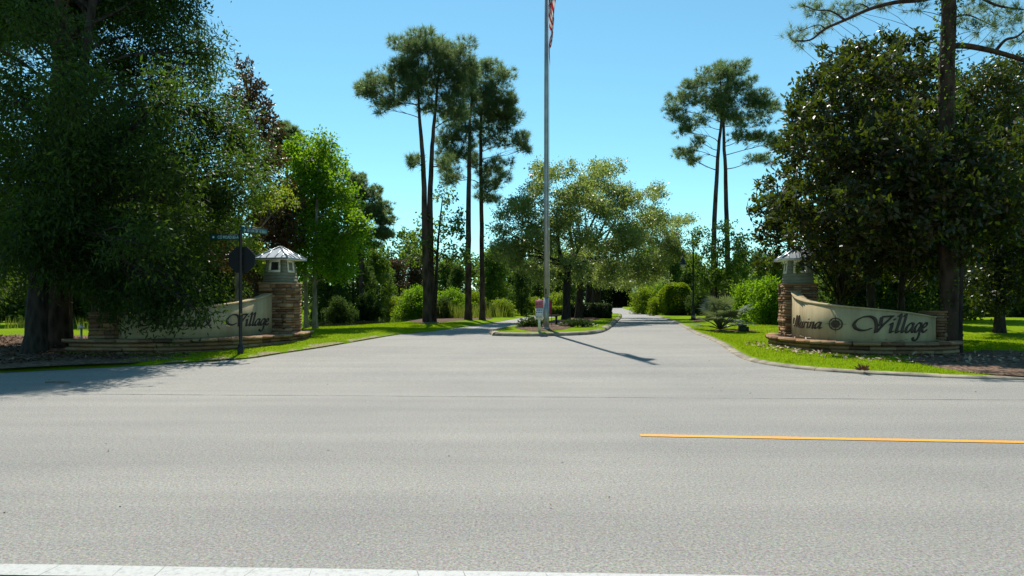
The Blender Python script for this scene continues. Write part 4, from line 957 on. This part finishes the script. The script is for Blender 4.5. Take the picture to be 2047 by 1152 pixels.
# magnolia over the right sign
MAG = dict(LAI=6.0, Lf=.24, Wf=.10, k=10, tl=.28, droop=-.05, up=.25, shell=.3, fold=.14, spread=.95)
T8 = [(1755,100,52,30),(1820,112,48,36),(1690,128,48,36),(1642,172,44,36),(1850,175,50,45),(1720,190,60,48),(1785,200,60,52),(1602,212,32,32),(1622,260,44,40),(1690,270,60,48),(1770,290,62,54),(1845,280,55,55),(1592,300,38,34),
      (1562,372,38,28),(1630,350,55,44),(1710,370,62,50),(1795,380,62,54),(1865,370,55,55),(1528,408,26,18),(1580,438,48,34),(1660,440,58,44),(1750,458,62,48),(1835,465,62,54),(1540,470,28,26),(1605,492,36,22),(1680,512,52,30),(1765,530,52,30),(1840,545,46,28),(1535,522,24,20),(1560,440,34,22),(1515,425,18,10)]
bl = pxblobs(rng, T8, 25.0, 1.6) + pxblobs(rng, [(1895,330,40,50),(1900,430,40,50),(1895,240,36,45),(1890,530,40,30),(1700,160,50,40),(1790,150,50,40),(1650,230,45,38),(1740,240,55,45),(1820,240,50,45),(1600,280,35,30),(1680,330,55,45),(1780,350,55,45),(1850,340,50,45),(1620,400,50,38),(1720,430,55,40),(1810,440,55,42),(1870,440,45,45),(1690,490,50,32),(1790,505,50,32),(1730,545,40,18),(1860,520,45,35),(1680,300,40,34,19.9),(1740,330,44,36,19.7),(1800,300,44,36,19.9),(1860,320,40,36,20.0),(1700,400,42,34,19.7),(1770,410,44,34,19.6),(1840,400,42,36,19.8),(1890,450,36,36,19.9),(1730,475,40,28,19.6),(1820,485,42,28,19.7),(1780,260,44,36,18.8),(1840,300,44,36,18.7),(1800,360,44,34,18.6),(1870,370,44,36,18.7),(1920,300,40,36,18.8),(1930,400,40,38,18.8),(1860,450,40,30,18.6),(1980,350,40,40,19),(1990,440,40,36,19),(1760,420,36,28,18.7),(1930,480,40,34,18.9),(2030,300,44,44,19.2),(2040,420,40,44,19.2),(1950,270,36,36,21),(1990,330,38,38,21),(1960,400,36,36,21),(2030,380,36,40,21),(2010,460,36,34,21),(1560,410,26,18),(1590,430,28,20),(1645,455,30,22)], 21.3, .5) + pxblobs(rng, [(1632,505,22,14,21.6),(1600,468,30,18,22.2),(1660,525,26,16,21.8),(1585,495,14,8,22.0),(1610,530,14,7,21.7)], 22, .1)
b0 = onlawn(1742, 25.5); b1_ = onlawn(1680, 25.0); b2_ = onlawn(1800, 25.2)
tree('magnolia_tree', 'broad glossy magnolia with brown leaf undersides over the right sign', 'tree', [([b0, b0 + (0, 0, 4), b0 + (.2, 0, 9.5)], .18, .04), ([b1_, b1_ + (-.1, 0, 3), b1_ + (-.5, 0, 7)], .13, .03), ([b2_, b2_ + (.1, 0, 3), b2_ + (.5, 0, 8)], .15, .03)],
     bl, 40, L['magnolia'], M['bark_oak'], fp=MAG, lr=.3, minfrac=.2, rise=.5)
# big pine at the right
b0 = gpt(1899, 703); dR = b0[1]
bl = pxblobs(rng, [(1578,76,20,9),(1605,84,20,9),(1590,60,14,6),(1628,60,20,10),(1640,25,28,13),(1612,12,22,10),(1672,14,28,11),(1700,22,24,10),(1730,4,30,9),(1775,8,26,8),(1660,52,20,7),(1830,20,20,10),(1935,28,24,16),(1965,55,26,15),(1990,20,30,16),(2020,50,28,16),(2040,20,26,18),(2035,85,22,11),(1985,85,20,9),(1950,5,26,12)], dR + .6, .8)
bl += pxblobs(rng, [(1800,-130,60,22),(1880,-160,60,24),(1960,-130,70,24),(2020,-90,60,20),(1740,-90,50,16),(1920,-90,60,20)], dR + 1.4, 1.2)
pr = tree('pine_tree', 'large pine with ivy on its trunk in front of the right trees', 'tree', [([b0, P(1893, 400, dR), P(1893, 200, dR), P(1897, 0, dR), P(1900, -180, dR)], .25, .17)], bl, 41, L['pine'], M['bark_pine'], 'pine',
     dict(dens=85, Ln=.26, Wn=.011, per=26, shell=.1, up=.3), lr=.0, tw=0, sag=0)
mb = MB(); rg = np.random.default_rng(4)
for path, r0, r1 in (([(1893, -12), (1840, 0), (1790, 5), (1740, 18), (1690, 40), (1650, 58), (1620, 80), (1590, 82)], .075, .02), ([(1895, 93), (1930, 92), (1975, 100), (2020, 112), (2070, 128)], .095, .06), ([(1990, 102), (2010, 80), (2035, 72), (2070, 40)], .055, .02),
                     ([(1895, 40), (1930, 30), (1960, 40), (1990, 55)], .03, .012), ([(1690, 40), (1660, 22), (1630, 20), (1605, 10)], .03, .01), ([(1740, 18), (1720, 8), (1700, 15)], .02, .008), ([(1650, 58), (1635, 50), (1600, 62)], .02, .008), ([(1895, -60), (1940, -20), (1990, 10), (2050, 20)], .07, .02)):
    pts = catmull([P(a, b, dR + .3 * math.sin(a * .01)) for a, b in path], 5); mb.tube(pts, list(np.linspace(r0, r1, len(pts))), 7, False)
mb.build('limb', M['bark_pine'], pr, True, b0)
n = 1500; zz = rg.uniform(0.5, 10.5, n) ** 1.0; an = rg.uniform(0, 6.28, n)
keep = rg.random(n) < np.where(zz > 6, .9, .35); zz, an = zz[keep], an[keep]; n = len(zz)
ctr = np.array([trunk_at([b0, P(1893, 400, dR), P(1893, 200, dR), P(1897, 0, dR)], b0[2] + z) for z in zz]); out_ = np.stack([np.cos(an), np.sin(an), np.zeros(n)], 1)
V, q = leaf_mesh(ctr + out_ * rg.uniform(.2, .36, n)[:, None] - b0, unit(out_ * .4 + rdir(rg, n) * .7 - np.array([0, 0, .5])), unit(out_ + rdir(rg, n) * .5), .10, .07)
mesh_np('ivy', V, q, None, L['back'], pr)
T10 = [(1955,165,42,36),(2010,150,44,36),(2060,170,50,50),(1962,245,46,46),(2030,240,40,55),(1950,330,36,46),(2020,335,46,55),(1962,420,46,46),(2030,445,46,55),(1960,500,46,42),(2022,545,46,36),(1938,555,36,26),(2075,330,50,70),(2080,480,50,60),(1930,200,30,40),(1930,290,30,45),(1930,390,32,45),(1935,480,32,40),(1990,200,40,45),(1990,300,44,48),(1995,390,44,48),(1990,470,44,44),(1975,560,44,30),(2045,560,40,36),(2000,600,50,24)]
b0 = onlawn(1998, 28)
tree('evergreen_tree', 'dark evergreen tree at the right edge behind the large pine', 'tree', [([b0, b0 + (0, 0, 4), b0 + (.2, 0, 9)], .2, .04)], pxblobs(rng, T10, 28, 1.6), 42, L['magnolia'], M['bark_oak'], fp=dict(LAI=5.5, Lf=.18, Wf=.08, k=14, tl=.4, droop=.1), lr=.3, minfrac=.15)
for (px, py, r, lab, sd) in ((1920, 706, .055, 'thin leaning trunk right beside the large right pine', 60),):
    b0 = gpt(px, py); tree('young_tree', lab, 'tree', [([b0, b0 + (.05, 0, 3), b0 + (.25, .1, 7)], r, .03)], pxblobs(rng, [(1940,300,30,30),(1960,380,30,30),(1935,450,25,25)], b0[1], .5), sd, L['magnolia'], M['bark_oak'], fp=dict(MAG, LAI=1.2), lr=.5)

# ---- generic trees and bushes, copied into the background
def generic(name, H, Rad, nb, leaf, bark, seed, fp, low=.3, tr=.18, lobes=.36):
    rg = np.random.default_rng(seed); bl = []; nb = int(nb * 1.3)
    for i in range(nb):
        f = (i + .5) / nb; z = H * (low + (1 - low) * f) * rg.uniform(.94, 1.0); prof = math.sin(math.pi * min(1, .22 + .76 * f)) ** .7
        a = i * 2.4 + rg.uniform(-.5, .5); rr_ = Rad * prof * rg.uniform(.35, .8); s = Rad * lobes * rg.uniform(.75, 1.2)
        bl.append((np.array([rr_ * math.cos(a), rr_ * math.sin(a), z - s * .4]), np.array([s, s, s * .75])))
    r = tree(name, None, None, [([np.zeros(3), np.array([.1, 0, H * .4]), np.array([-.1, .1, H * .85])], tr, .03)], bl, seed, leaf, bark, fp=fp, lr=.4, tw=3, minfrac=.12, sides=8)
    return r
GF = dict(LAI=4.6, Lf=.30, Wf=.16, k=12, tl=.6, droop=.15, up=.5, shell=.3)
PROTO = dict(
    oakA=generic('broadleaf_tree', 9, 3.2, 20, L['back'], M['bark_oak'], 101, GF, low=.08),
    oakB=generic('broadleaf_tree', 9, 2.6, 22, L['backdark'], M['bark_oak'], 102, GF, low=.05),
    bronze=generic('magnolia_tree', 8, 2.4, 18, L['magnolia_red'], M['bark_oak'], 103, dict(GF, Lf=.26, Wf=.12), low=.06),
    bush=generic('bush', 2.6, 1.7, 13, L['bush'], M['bark_oak'], 104, dict(GF, Lf=.19, Wf=.08, tl=.5, LAI=3.4, k=10), low=.1, tr=.05, lobes=.42),
    bushB=generic('bush', 2.6, 1.8, 14, L['maple'], M['bark_oak'], 105, dict(GF, Lf=.20, Wf=.085, tl=.5, LAI=3.4, k=10), low=.1, tr=.05, lobes=.42),
    dark=generic('shrub', 3.0, 1.7, 14, L['backdark'], M['bark_oak'], 106, dict(GF, Lf=.18, Wf=.08, tl=.35, LAI=4.2), low=.08, tr=.05, lobes=.42),
)
USED = set()
def place(kind, px, d, H, label, group=None, wide=1.0, rz=None):
    src = PROTO[kind]; h0 = dict(oakA=9, oakB=9, bronze=8, bush=2.6, bushB=2.6, dark=3.0)[kind]; s = H / h0
    x = (px - CX) / FPX * d; z = lawn(x, d)
    if kind in USED:
        o = src.copy(); COL.objects.link(o)
        for ch in src.children:
            c = ch.copy(); COL.objects.link(c); c.parent = o
        for k in ('label', 'category', 'group'):
            if k in o: del o[k]
    else: o = src; USED.add(kind)
    o.location = (x, d, z - .05); o.scale = (s * wide, s * wide, s); o.rotation_euler = (0, 0, rz if rz is not None else (px * 1.7) % 6.28)
    tag(o, label, 'bush' if kind in ('bush', 'bushB', 'dark') else 'tree', group); return o
def Hpx(top, d): return (CAMH + (HZ - top) / FPX * d - 0.4) * 1.12
BT = 'background trees beyond the lawn'; BB = 'bushes along the lawns'
for k, px, d, top, wide, lab in (
    ('oakB', 655, 60, 465, .8, 'dark tree at the pond head, right of the maple trunks'),
    ('oakB', 705, 68, 470, .9, 'dark tree behind the pond, left of centre in its dark clump'),
    ('oakA', 752, 74, 500, .8, 'green tree right end of the dark clump behind the pond'),
    ('bronze', 790, 82, 525, 1.0, 'brownish magnolia behind the pond bank, left one of the pair'),
    ('bronze', 832, 86, 520, 1.0, 'brownish magnolia behind the pond bank, right one of the pair'),
    ('oakA', 893, 92, 530, 1.1, 'green tree far behind the small oak'),
    ('oakB', 915, 78, 540, .9, 'dark tree seen between the second and third tall pine trunks'),
    ('oakA', 985, 95, 515, 1.0, 'green tree behind the rightmost tall pine'),
    ('oakB', 1042, 62, 535, .8, 'black-green tree in shade left of the flagpole base'),
    ('oakB', 1075, 84, 520, 1.0, 'dark tree directly behind the flagpole'),
    ('oakA', 1010, 120, 500, 1.1, 'far green tree left of the median oaks'),
    ('oakA', 1120, 130, 510, 1.1, 'far green tree behind the nearest median oak'),
    ('oakB', 1200, 215, 545, 1.6, 'dark far tree closing the end of the road, left side'),
    ('oakB', 1240, 205, 550, 1.6, 'dark far tree closing the end of the road, middle'),
    ('oakB', 1278, 200, 545, 1.5, 'dark far tree closing the end of the road, right side'),
    ('oakA', 1305, 120, 500, 1.0, 'green tree behind the clipped bushes, left of the two lamp posts'),
    ('oakA', 1345, 110, 505, 1.0, 'green tree between the two lamp posts'),
    ('oakB', 1385, 105, 520, 1.0, 'dark tree right behind the near lamp post'),
    ('oakB', 1480, 56, 505, .6, 'dark narrow tree left of the right tower'),
    ('oakB', 1515, 62, 515, .7, 'dark tree just left of the right tower, under the magnolia edge'),
    ('oakA', 1545, 70, 520, .9, 'green tree far behind the right tower'),
    ('oakB', 1640, 52, 500, 1.0, 'dark tree behind the right sign, next to its tower'),
    ('oakB', 1740, 50, 480, 1.0, 'dark tree behind the middle of the right sign'),
    ('oakB', 1830, 52, 480, 1.1, 'dark tree behind the right end of the right sign'),
    ('oakB', 1930, 48, 450, 1.1, 'dark tree behind the lawn, right of the large pine'),
    ('oakB', 2030, 46, 430, 1.1, 'dark tree behind the lawn at the right edge'),
    ('oakB', 2110, 44, 400, 1.1, 'dark tree partly cut off by the right edge'),
    ('oakB', 20, 46, 430, 1.2, 'dark tree behind the shaded lawn at the left edge'),
    ('oakB', 110, 52, 440, 1.2, 'dark tree far behind the thick reddish pine trunk'),
    ('oakA', 200, 56, 450, 1.2, 'green tree behind the slender dark trunk'),
    ('oakB', 290, 50, 430, 1.2, 'dark tree behind the hidden half of the left sign'),
    ('oakB', 380, 46, 420, 1.1, 'dark tree behind the middle of the left sign'),
    ('oakB', 450, 50, 450, 1.0, 'dark tree behind the street sign post'),
    ('oakB', 545, 48, 400, .8, 'dark tree behind the left stone tower'),
    ('oakB', 1690, 36, 400, .9, 'dark leafy tree close behind the compass emblem of the right sign'),
    ('oakB', 1790, 34, 380, .9, 'dark leafy tree close behind the lettering of the right sign'),
    ('oakB', 1880, 36, 380, .9, 'dark leafy tree close behind the right end pier and large pine'),
    ('oakB', 150, 38, 330, 1.0, 'dark leafy tree close behind the thick trunks at the left'),
    ('oakB', 240, 36, 350, 1.0, 'dark leafy tree close behind the left end pier'),
    ('oakB', 340, 33, 340, .9, 'dark leafy tree close behind the hidden word of the left sign'),
    ('oakB', 420, 34, 380, .8, 'dark leafy tree close behind the left sign, left of the street sign'),
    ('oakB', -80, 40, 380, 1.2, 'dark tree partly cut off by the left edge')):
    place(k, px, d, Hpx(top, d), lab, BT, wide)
for k, px, d, top, wide, lab in (
    ('bush', 795, 72, 592, 1.2, 'yellow green bush at the far end of the pond'),
    ('bushB', 835, 64, 575, 1.0, 'tall green bush left of the tall pine trunks'),
    ('bush', 812, 66, 590, .8, 'small bush between the pond and the tall pine trunks'),
    ('dark', 885, 50, 600, 1.0, 'dark bush right of the tall pine trunks'),
    ('bushB', 905, 58, 585, 1.0, 'leafy bush between the second and third pine trunks'),
    ('bush', 945, 60, 590, .9, 'yellowish bush behind the two right pine trunks'),
    ('bush', 1003, 56, 604, 1.2, 'rounded bush left of the dark trees by the left lane'),
    ('dark', 975, 54, 608, .9, 'dark low bush at the foot of the rightmost tall pine'),
    ('bush', 1066, 68, 600, 1.1, 'yellow green bush behind the notice board'),
    ('bush', 1112, 78, 592, 1.3, 'bright bush seen between flagpole and nearest median oak'),
    ('bush', 1290, 76, 580, 1.0, 'yellow green bush at the road bend, leftmost of the right bushes'),
    ('bush', 1312, 66, 600, .9, 'low rounded bush at the foot of the farther lamp post'),
    ('bushB', 1305, 84, 572, 1.0, 'tall green bush behind the farther lamp post'),
    ('dark', 1395, 62, 585, 1.0, 'dark bush right behind the near lamp post'),
    ('bushB', 1500, 38, 575, .8, 'bright green bush between palmetto and right tower'),
    ('bushB', 1540, 36, 570, .8, 'bright green bush left beside the right tower'),
    ('bush', 1655, 40, 565, .9, 'green bush behind the right sign near its tower'),
    ('bushB', 1705, 42, 575, .9, 'green bush behind the compass emblem of the right sign'),
    ('bush', 1768, 42, 580, .8, 'green bush behind the right sign between two magnolia trunks'),
    ('dark', 1835, 38, 575, .9, 'dark bush behind the right end pier'),
    ('dark', 1960, 44, 590, 1.2, 'dark shrub at the top of the right lawn'),
    ('dark', 2035, 42, 585, 1.2, 'dark shrub at the top of the right lawn, at the edge'),
    ('dark', 60, 40, 570, 1.2, 'dark shrub behind the leftmost oak trunk'),
    ('dark', 165, 44, 575, 1.2, 'dark shrub behind the gap between the left trunks'),
    ('bushB', 575, 36, 600, .8, 'green bush behind the left stone tower'),
    ('dark', 680, 50, 590, 1.0, 'dark bush on the pond bank right of the maple'),
    ('dark', 735, 58, 585, 1.0, 'dark bush on the far pond bank'),
    ('dark', 520, 34, 560, .8, 'dark bush between left sign wall and bronze magnolia')):
    place(k, px, d, max(.8, Hpx(top, d)), lab, BB, wide)
# the wood that closes the view all round, one mass
rg = np.random.default_rng(77); wp = [(-500, 62), (-100, 66), (300, 72), (560, 80), (800, 100), (1060, 135), (1160, 200), (1320, 205), (1390, 130), (1600, 86), (1900, 70), (2200, 62), (2600, 58)]
wpts = catmull([((px - CX) / FPX * d, d) for px, d in wp], 12); seg = []
for i in range(1500):
    k = rg.integers(0, len(wpts) - 1); p = wpts[k] + (wpts[k + 1] - wpts[k]) * rg.random(); d = p[1]; top = (94 + 26 * math.sin(p[0] * .31) + 14 * math.sin(p[0] * .83 + 1)) * d / FPX + 1.2
    z = .4 + top * rg.random() ** .8; r = d * .011 * rg.uniform(.8, 1.5); seg.append((np.array([p[0] + rg.normal() * 1.5, d + rg.normal() * 2.5, z]), np.array([r * 1.2, r, r * .9])))
V, q = foliage(rg, seg, LAI=1.3, Lf=.62, Wf=.34, k=8, tl=.8, shell=.3)
tag(mesh_np('distant_wood', V, q, None, L['backdark']), 'dense green wood closing the view behind the lawns', None, None, 'stuff')
# clipped hedges
def hedge(name, label, c, dims, seed, leaf, round_=.15, n=9000, lf=.07):
    rg = np.random.default_rng(seed); u = rg.uniform(-1, 1, (n, 3)); ax = rg.integers(0, 3, n); u[np.arange(n), ax] = np.sign(u[np.arange(n), ax]) * rg.uniform(.82, 1.03, n)
    e = 2.0 + 6 * (1 - round_); k = (np.abs(u) ** e).sum(1) ** (1 / e); u = u / np.maximum(k, 1)[:, None]; u *= (1 + .06 * np.sin(u[:, :1] * 7 + 2) * np.sin(u[:, 1:2] * 5))
    pos = u * np.array(dims) / 2 + np.array([0, 0, dims[2] / 2]); root = empty(name, c, label, 'hedge')
    V, q = leaf_mesh(pos, unit(u * .6 + rdir(rg, n)), unit(u + rdir(rg, n) * .7), lf * 1.6, lf); mesh_np('foliage', V, q, None, leaf, root)
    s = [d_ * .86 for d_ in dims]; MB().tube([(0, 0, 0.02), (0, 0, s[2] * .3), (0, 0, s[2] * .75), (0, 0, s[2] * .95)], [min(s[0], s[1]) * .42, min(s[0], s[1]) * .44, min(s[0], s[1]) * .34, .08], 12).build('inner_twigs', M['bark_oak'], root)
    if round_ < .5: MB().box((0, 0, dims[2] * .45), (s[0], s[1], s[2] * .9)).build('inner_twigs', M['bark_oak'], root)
x, y = G(1180, 637, .14); hedge('clipped_hedge', 'dark clipped hedge under the median oaks', (x, y + 1.2, median_z(x, y)), (2.9, 2.4, 1.0), 1, L['hedge'], .1, 14000, .08)
x, y = G(1359, 631, .07); hedge('clipped_bush', 'large clipped rounded bush between the two lamp posts', (x, y + 1.5, lawn(x, y)), (3.0, 3.0, 3.0), 2, L['bush'], .95, 16000, .10)
x, y = G(1115, 632, .1); hedge('low_hedge', 'low bright hedge across the left lane behind the flagpole', (x, y + 3, .45), (3.6, 1.2, .8), 3, L['bush'], .2, 6000, .09)
# reeds by the water
rg = np.random.default_rng(12)
def reeds(name, label, pts, n, h):
    c = np.array(pts[0]); V = np.empty((n, 3, 3), np.float32); i = rg.integers(0, len(pts), n)
    p = np.array([(x, y, lawn(x, y)) for x, y in pts])[i] + rg.normal(size=(n, 3)) * [.5, .5, 0]; d = unit(rdir(rg, n) * .25 + [0, 0, 1]); s = rdir(rg, n) * [.02, .02, 0]
    V[:, 0] = p + s; V[:, 1] = p - s; V[:, 2] = p + d * h * rg.uniform(.5, 1.1, n)[:, None]
    o = mesh_np(name, V.reshape(-1, 3), None, np.arange(3 * n).reshape(-1, 3), L['reed']); tag(o, label, None, None, 'stuff')
reeds('reeds', 'tall reedy grass among the bushes by the pine trunks', [(-2.5, 52), (-1.6, 54), (-3.6, 50), (-2.0, 56), (-.8, 58), (-4.6, 50)], 1300, 1.3)
reeds('marsh_grass', 'tall marsh grass behind the left tree trunks', [(-18.0, 30), (-16.5, 31), (-20, 30.5), (-22, 31), (-15.6, 32), (-24, 30)], 1200, .6)
# palmetto
x, y = PX, PY; pz_ = lawn(x, y); pm = empty('palmetto', (x, y, pz_), 'grey green palmetto with fan leaves in front of the near lamp post', 'plant'); pm.scale = (1.4, 1.4, 1.3)
for f in range(34):
    a = f * 2.399 + rg.uniform(-.3, .3); el = R(rg.uniform(12, 85)); ln = rg.uniform(.55, .95); o2 = np.array([math.cos(a) * math.cos(el), math.sin(a) * math.cos(el), math.sin(el)])
    mb = MB(); tip = o2 * ln; mb.tube(catmull([(0, 0, .05), tip * .5 + np.array([0, 0, .06]), tip], 3), [.02] * 4 + [.012] * 3, 4, False)
    ax = unit(o2 + np.array([0, 0, -.15])); sd = unit(np.cross(ax, [0, 0, 1])); upv = np.cross(sd, ax)
    for s in range(19):
        t = (s - 9) / 9 * R(105); L_ = rg.uniform(.42, .58) * (1 - .25 * abs(s - 9) / 9); dd = ax * math.cos(t) + sd * math.sin(t); dd = unit(dd + upv * .12 * abs(math.sin(t))); pw_ = np.cross(dd, upv) * .022
        mid = tip + dd * L_ * .55; end = tip + dd * L_ - np.array([0, 0, .14 * L_ + rg.uniform(0, .08)])
        mb.quad(tip, mid - pw_, end, mid + pw_)
    mb.build('frond', L['palm'], pm)
# dark strappy plant on the median
ax_, ay_ = G(1062, 655, .15); lp = empty('median_plant', (ax_, ay_, median_z(ax_, ay_) + .04), 'low dark leafy plant left of the notice board', 'plant')
n = 900; u = rdir(rg, n); u[:, 2] = np.abs(u[:, 2]); V, q = leaf_mesh(u * rg.uniform(.1, .5, n)[:, None] * [1.4, .8, .8], unit(u + rdir(rg, n) * .4), unit(rdir(rg, n) + [0, 0, .6]), .14, .05); mesh_np('foliage', V, q, None, L['hedge'], lp)
MB().tube([(0, 0, -.05), (0, 0, .3)], .03, 6).build('stem', M['bark_oak'], lp)
ax_, ay_ = fx + 1.5, fy + 2.2; lp = empty('median_plant', (ax_, ay_, median_z(ax_, ay_) + .04), 'low dark leafy plant right of the flagpole in the mulch', 'plant')
V, q = leaf_mesh(u * rg.uniform(.1, .5, n)[:, None] * [1.8, .8, .6], unit(u + rdir(rg, n) * .4), unit(rdir(rg, n) + [0, 0, .6]), .14, .05); mesh_np('foliage', V, q, None, L['hedge'], lp); MB().tube([(0, 0, -.05), (0, 0, .2)], .03, 6).build('stem', M['bark_oak'], lp)

# ---------------------------------------------------------------- grass blades, fallen leaves
def grass(name, label, poly, fn, dens, h, seed, avoid=()):
    rg = np.random.default_rng(seed); a = np.array(poly); lo, hi = a.min(0), a.max(0); n = int((hi - lo).prod() * dens)
    x = rg.uniform(lo[0], hi[0], n); y = rg.uniform(lo[1], hi[1], n)
    ins = np.zeros(n, bool); j = len(poly) - 1
    for i in range(len(poly)):
        xi, yi = poly[i]; xj, yj = poly[j]
        if yi != yj: ins ^= ((yi > y) != (yj > y)) & (x < (xj - xi) * (y - yi) / (yj - yi) + xi)
        j = i
    for av in avoid:
        iv = np.zeros(n, bool); j = len(av) - 1
        for i in range(len(av)):
            xi, yi = av[i]; xj, yj = av[j]
            if yi != yj: iv ^= ((yi > y) != (yj > y)) & (x < (xj - xi) * (y - yi) / (yj - yi) + xi)
            j = i
        ins &= ~iv
    patch = np.sin(x * 1.9 + 2 * np.sin(y * 1.3)) * np.sin(y * 2.3 + x) ; ins &= rg.random(n) < 0.75 + .3 * patch
    x, y = x[ins], y[ins]; n = len(x); z = np.array([fn(p, q) for p, q in zip(x, y)]) - .005; p = np.stack([x, y, z], 1)
    d = unit(rdir(rg, n) * .55 + [0, 0, 1]); s = rdir(rg, n) * [1, 1, 0]; s = unit(s) * .009; V = np.empty((n, 3, 3), np.float32)
    V[:, 0] = p + s; V[:, 1] = p - s; V[:, 2] = p + d * h * rg.uniform(.4, 1.2, n)[:, None]
    tag(mesh_np(name, V.reshape(-1, 3), None, np.arange(3 * n).reshape(-1, 3), L['blade']), label, None, None, 'stuff')
rp_ = [p for p in RIGHT_EDGE if p[1] > 12.7 and p[1] < 36]; rp2 = []
for i, p in enumerate(rp_):
    t = np.array(rp_[min(i + 1, len(rp_) - 1)]) - np.array(rp_[max(i - 1, 0)]); t /= np.linalg.norm(t); rp2.append((p[0] - t[1] * .3, p[1] + t[0] * .3))
plr = [(9.3, 24.4), (8.55, 22.9), (8.35, 21.3), (8.55, 19.8), (9.4, 18.6), (10.9, 18.3), (12.3, 18.7), (13.3, 19.8)]
grass('grass_blades_right', 'bright grass blades on the right verge', rp2 + [(19, 13.2), (20, 22), (18, 30), (16, 36)], lawn, 420, .06, 1, (plr, SOILR))
lp_ = [(p[0] - .35, p[1] + .1) for p in LEFT_EDGE if -9 < p[0] and p[1] < 40]
pll = [(-7.25, 24.9), (-7.1, 23.2), (-7.4, 21.2), (-8.1, 19.6), (-9.4, 18.75), (-10.8, 18.6), (-12.3, 18.9), (-12, 22)]
grass('grass_blades_left', 'grass blades on the left verge', lp_ + [(-6, 40), (-12, 38), (-13, 26), (-10, 24.8), (-7.4, 25), (-7.1, 21), (-8.4, 19), (-9.8, 18.2)], lambda x, y: lawn(x, y), 380, .06, 2, (pll,))
grass('grass_blades_median', 'grass blades on the median tip', med_in, median_z, 160, .06, 3, (MEDBED,))
def litter(name, label, poly, n, fn, size, seed, mat):
    rg = np.random.default_rng(seed); a = np.array(poly); lo, hi = a.min(0), a.max(0); pts = []
    while len(pts) < n:
        x, y = rg.uniform(lo[0], hi[0]), rg.uniform(lo[1], hi[1])
        if inside(poly, x, y): pts.append((x, y, fn(x, y) + rg.uniform(.03, .06)))
    p = np.array(pts); ax = rdir(rg, n) * [1, 1, .35]; V, q = leaf_mesh(p, unit(ax), unit(rdir(rg, n) * .5 + [0, 0, 1]), size * rg.uniform(.5, 1.3, n), size * .5 * rg.uniform(.5, 1.2, n), .15)
    tag(mesh_np(name, V, q, None, mat), label, None, None, 'stuff')
litter('fallen_leaves', 'brown fallen leaves and twigs under the left oak', [(-22, 16.4), (-12, 15.4), (-8.6, 17.4), (-8.3, 18.6), (-12, 18.6), (-12.6, 21), (-13, 24), (-22, 25)], 6500, lawn, .12, 5, L['brown'])
litter('dry_magnolia_leaves', 'pale dry magnolia leaves scattered on the grass before the right sign', [(7.2, 21.5), (7.6, 18.2), (9.2, 16.2), (13, 14.4), (18, 13.8), (18, 19), (13, 18.6), (10, 18.2), (8.4, 19.5), (8.2, 22.5)], 1300, lawn, .15, 6, L['fallen'])
litter('planter_leaves', 'dry leaves lying on the right planter ledge', [(8.6, 22), (8.7, 20), (9.7, 19), (11, 18.8), (11, 19), (9.6, 19.3), (9, 20.4), (8.9, 22)], 40, lambda x, y: .47, .14, 7, L['fallen'])
litter('road_grit', 'small grit and leaf scraps scattered on the asphalt', [(-9, 4.3), (9, 4.0), (12, 12.5), (6, 17), (-6, 22), (-10, 14.5)], 160, lambda x, y: E(y) - .028, .035, 8, L['fallen'])
# rusty tuft of dead grass on the right verge
x, y = G(1724, 742, .07); tg_ = empty('dead_grass_tuft', (x, y, lawn(x, y)), 'rust coloured tuft of dead leaves on the right verge near the kerb', 'plant')
n = 90; u = rdir(rg, n); u[:, 2] = np.abs(u[:, 2]) + .3; V, q = leaf_mesh(u * .03, unit(u), unit(rdir(rg, n)), .15 * rg.uniform(.4, 1.2, n), .025); mesh_np('blades', V, q, None, plain('rust_leaf', (.20, .09, .04), .8), tg_)
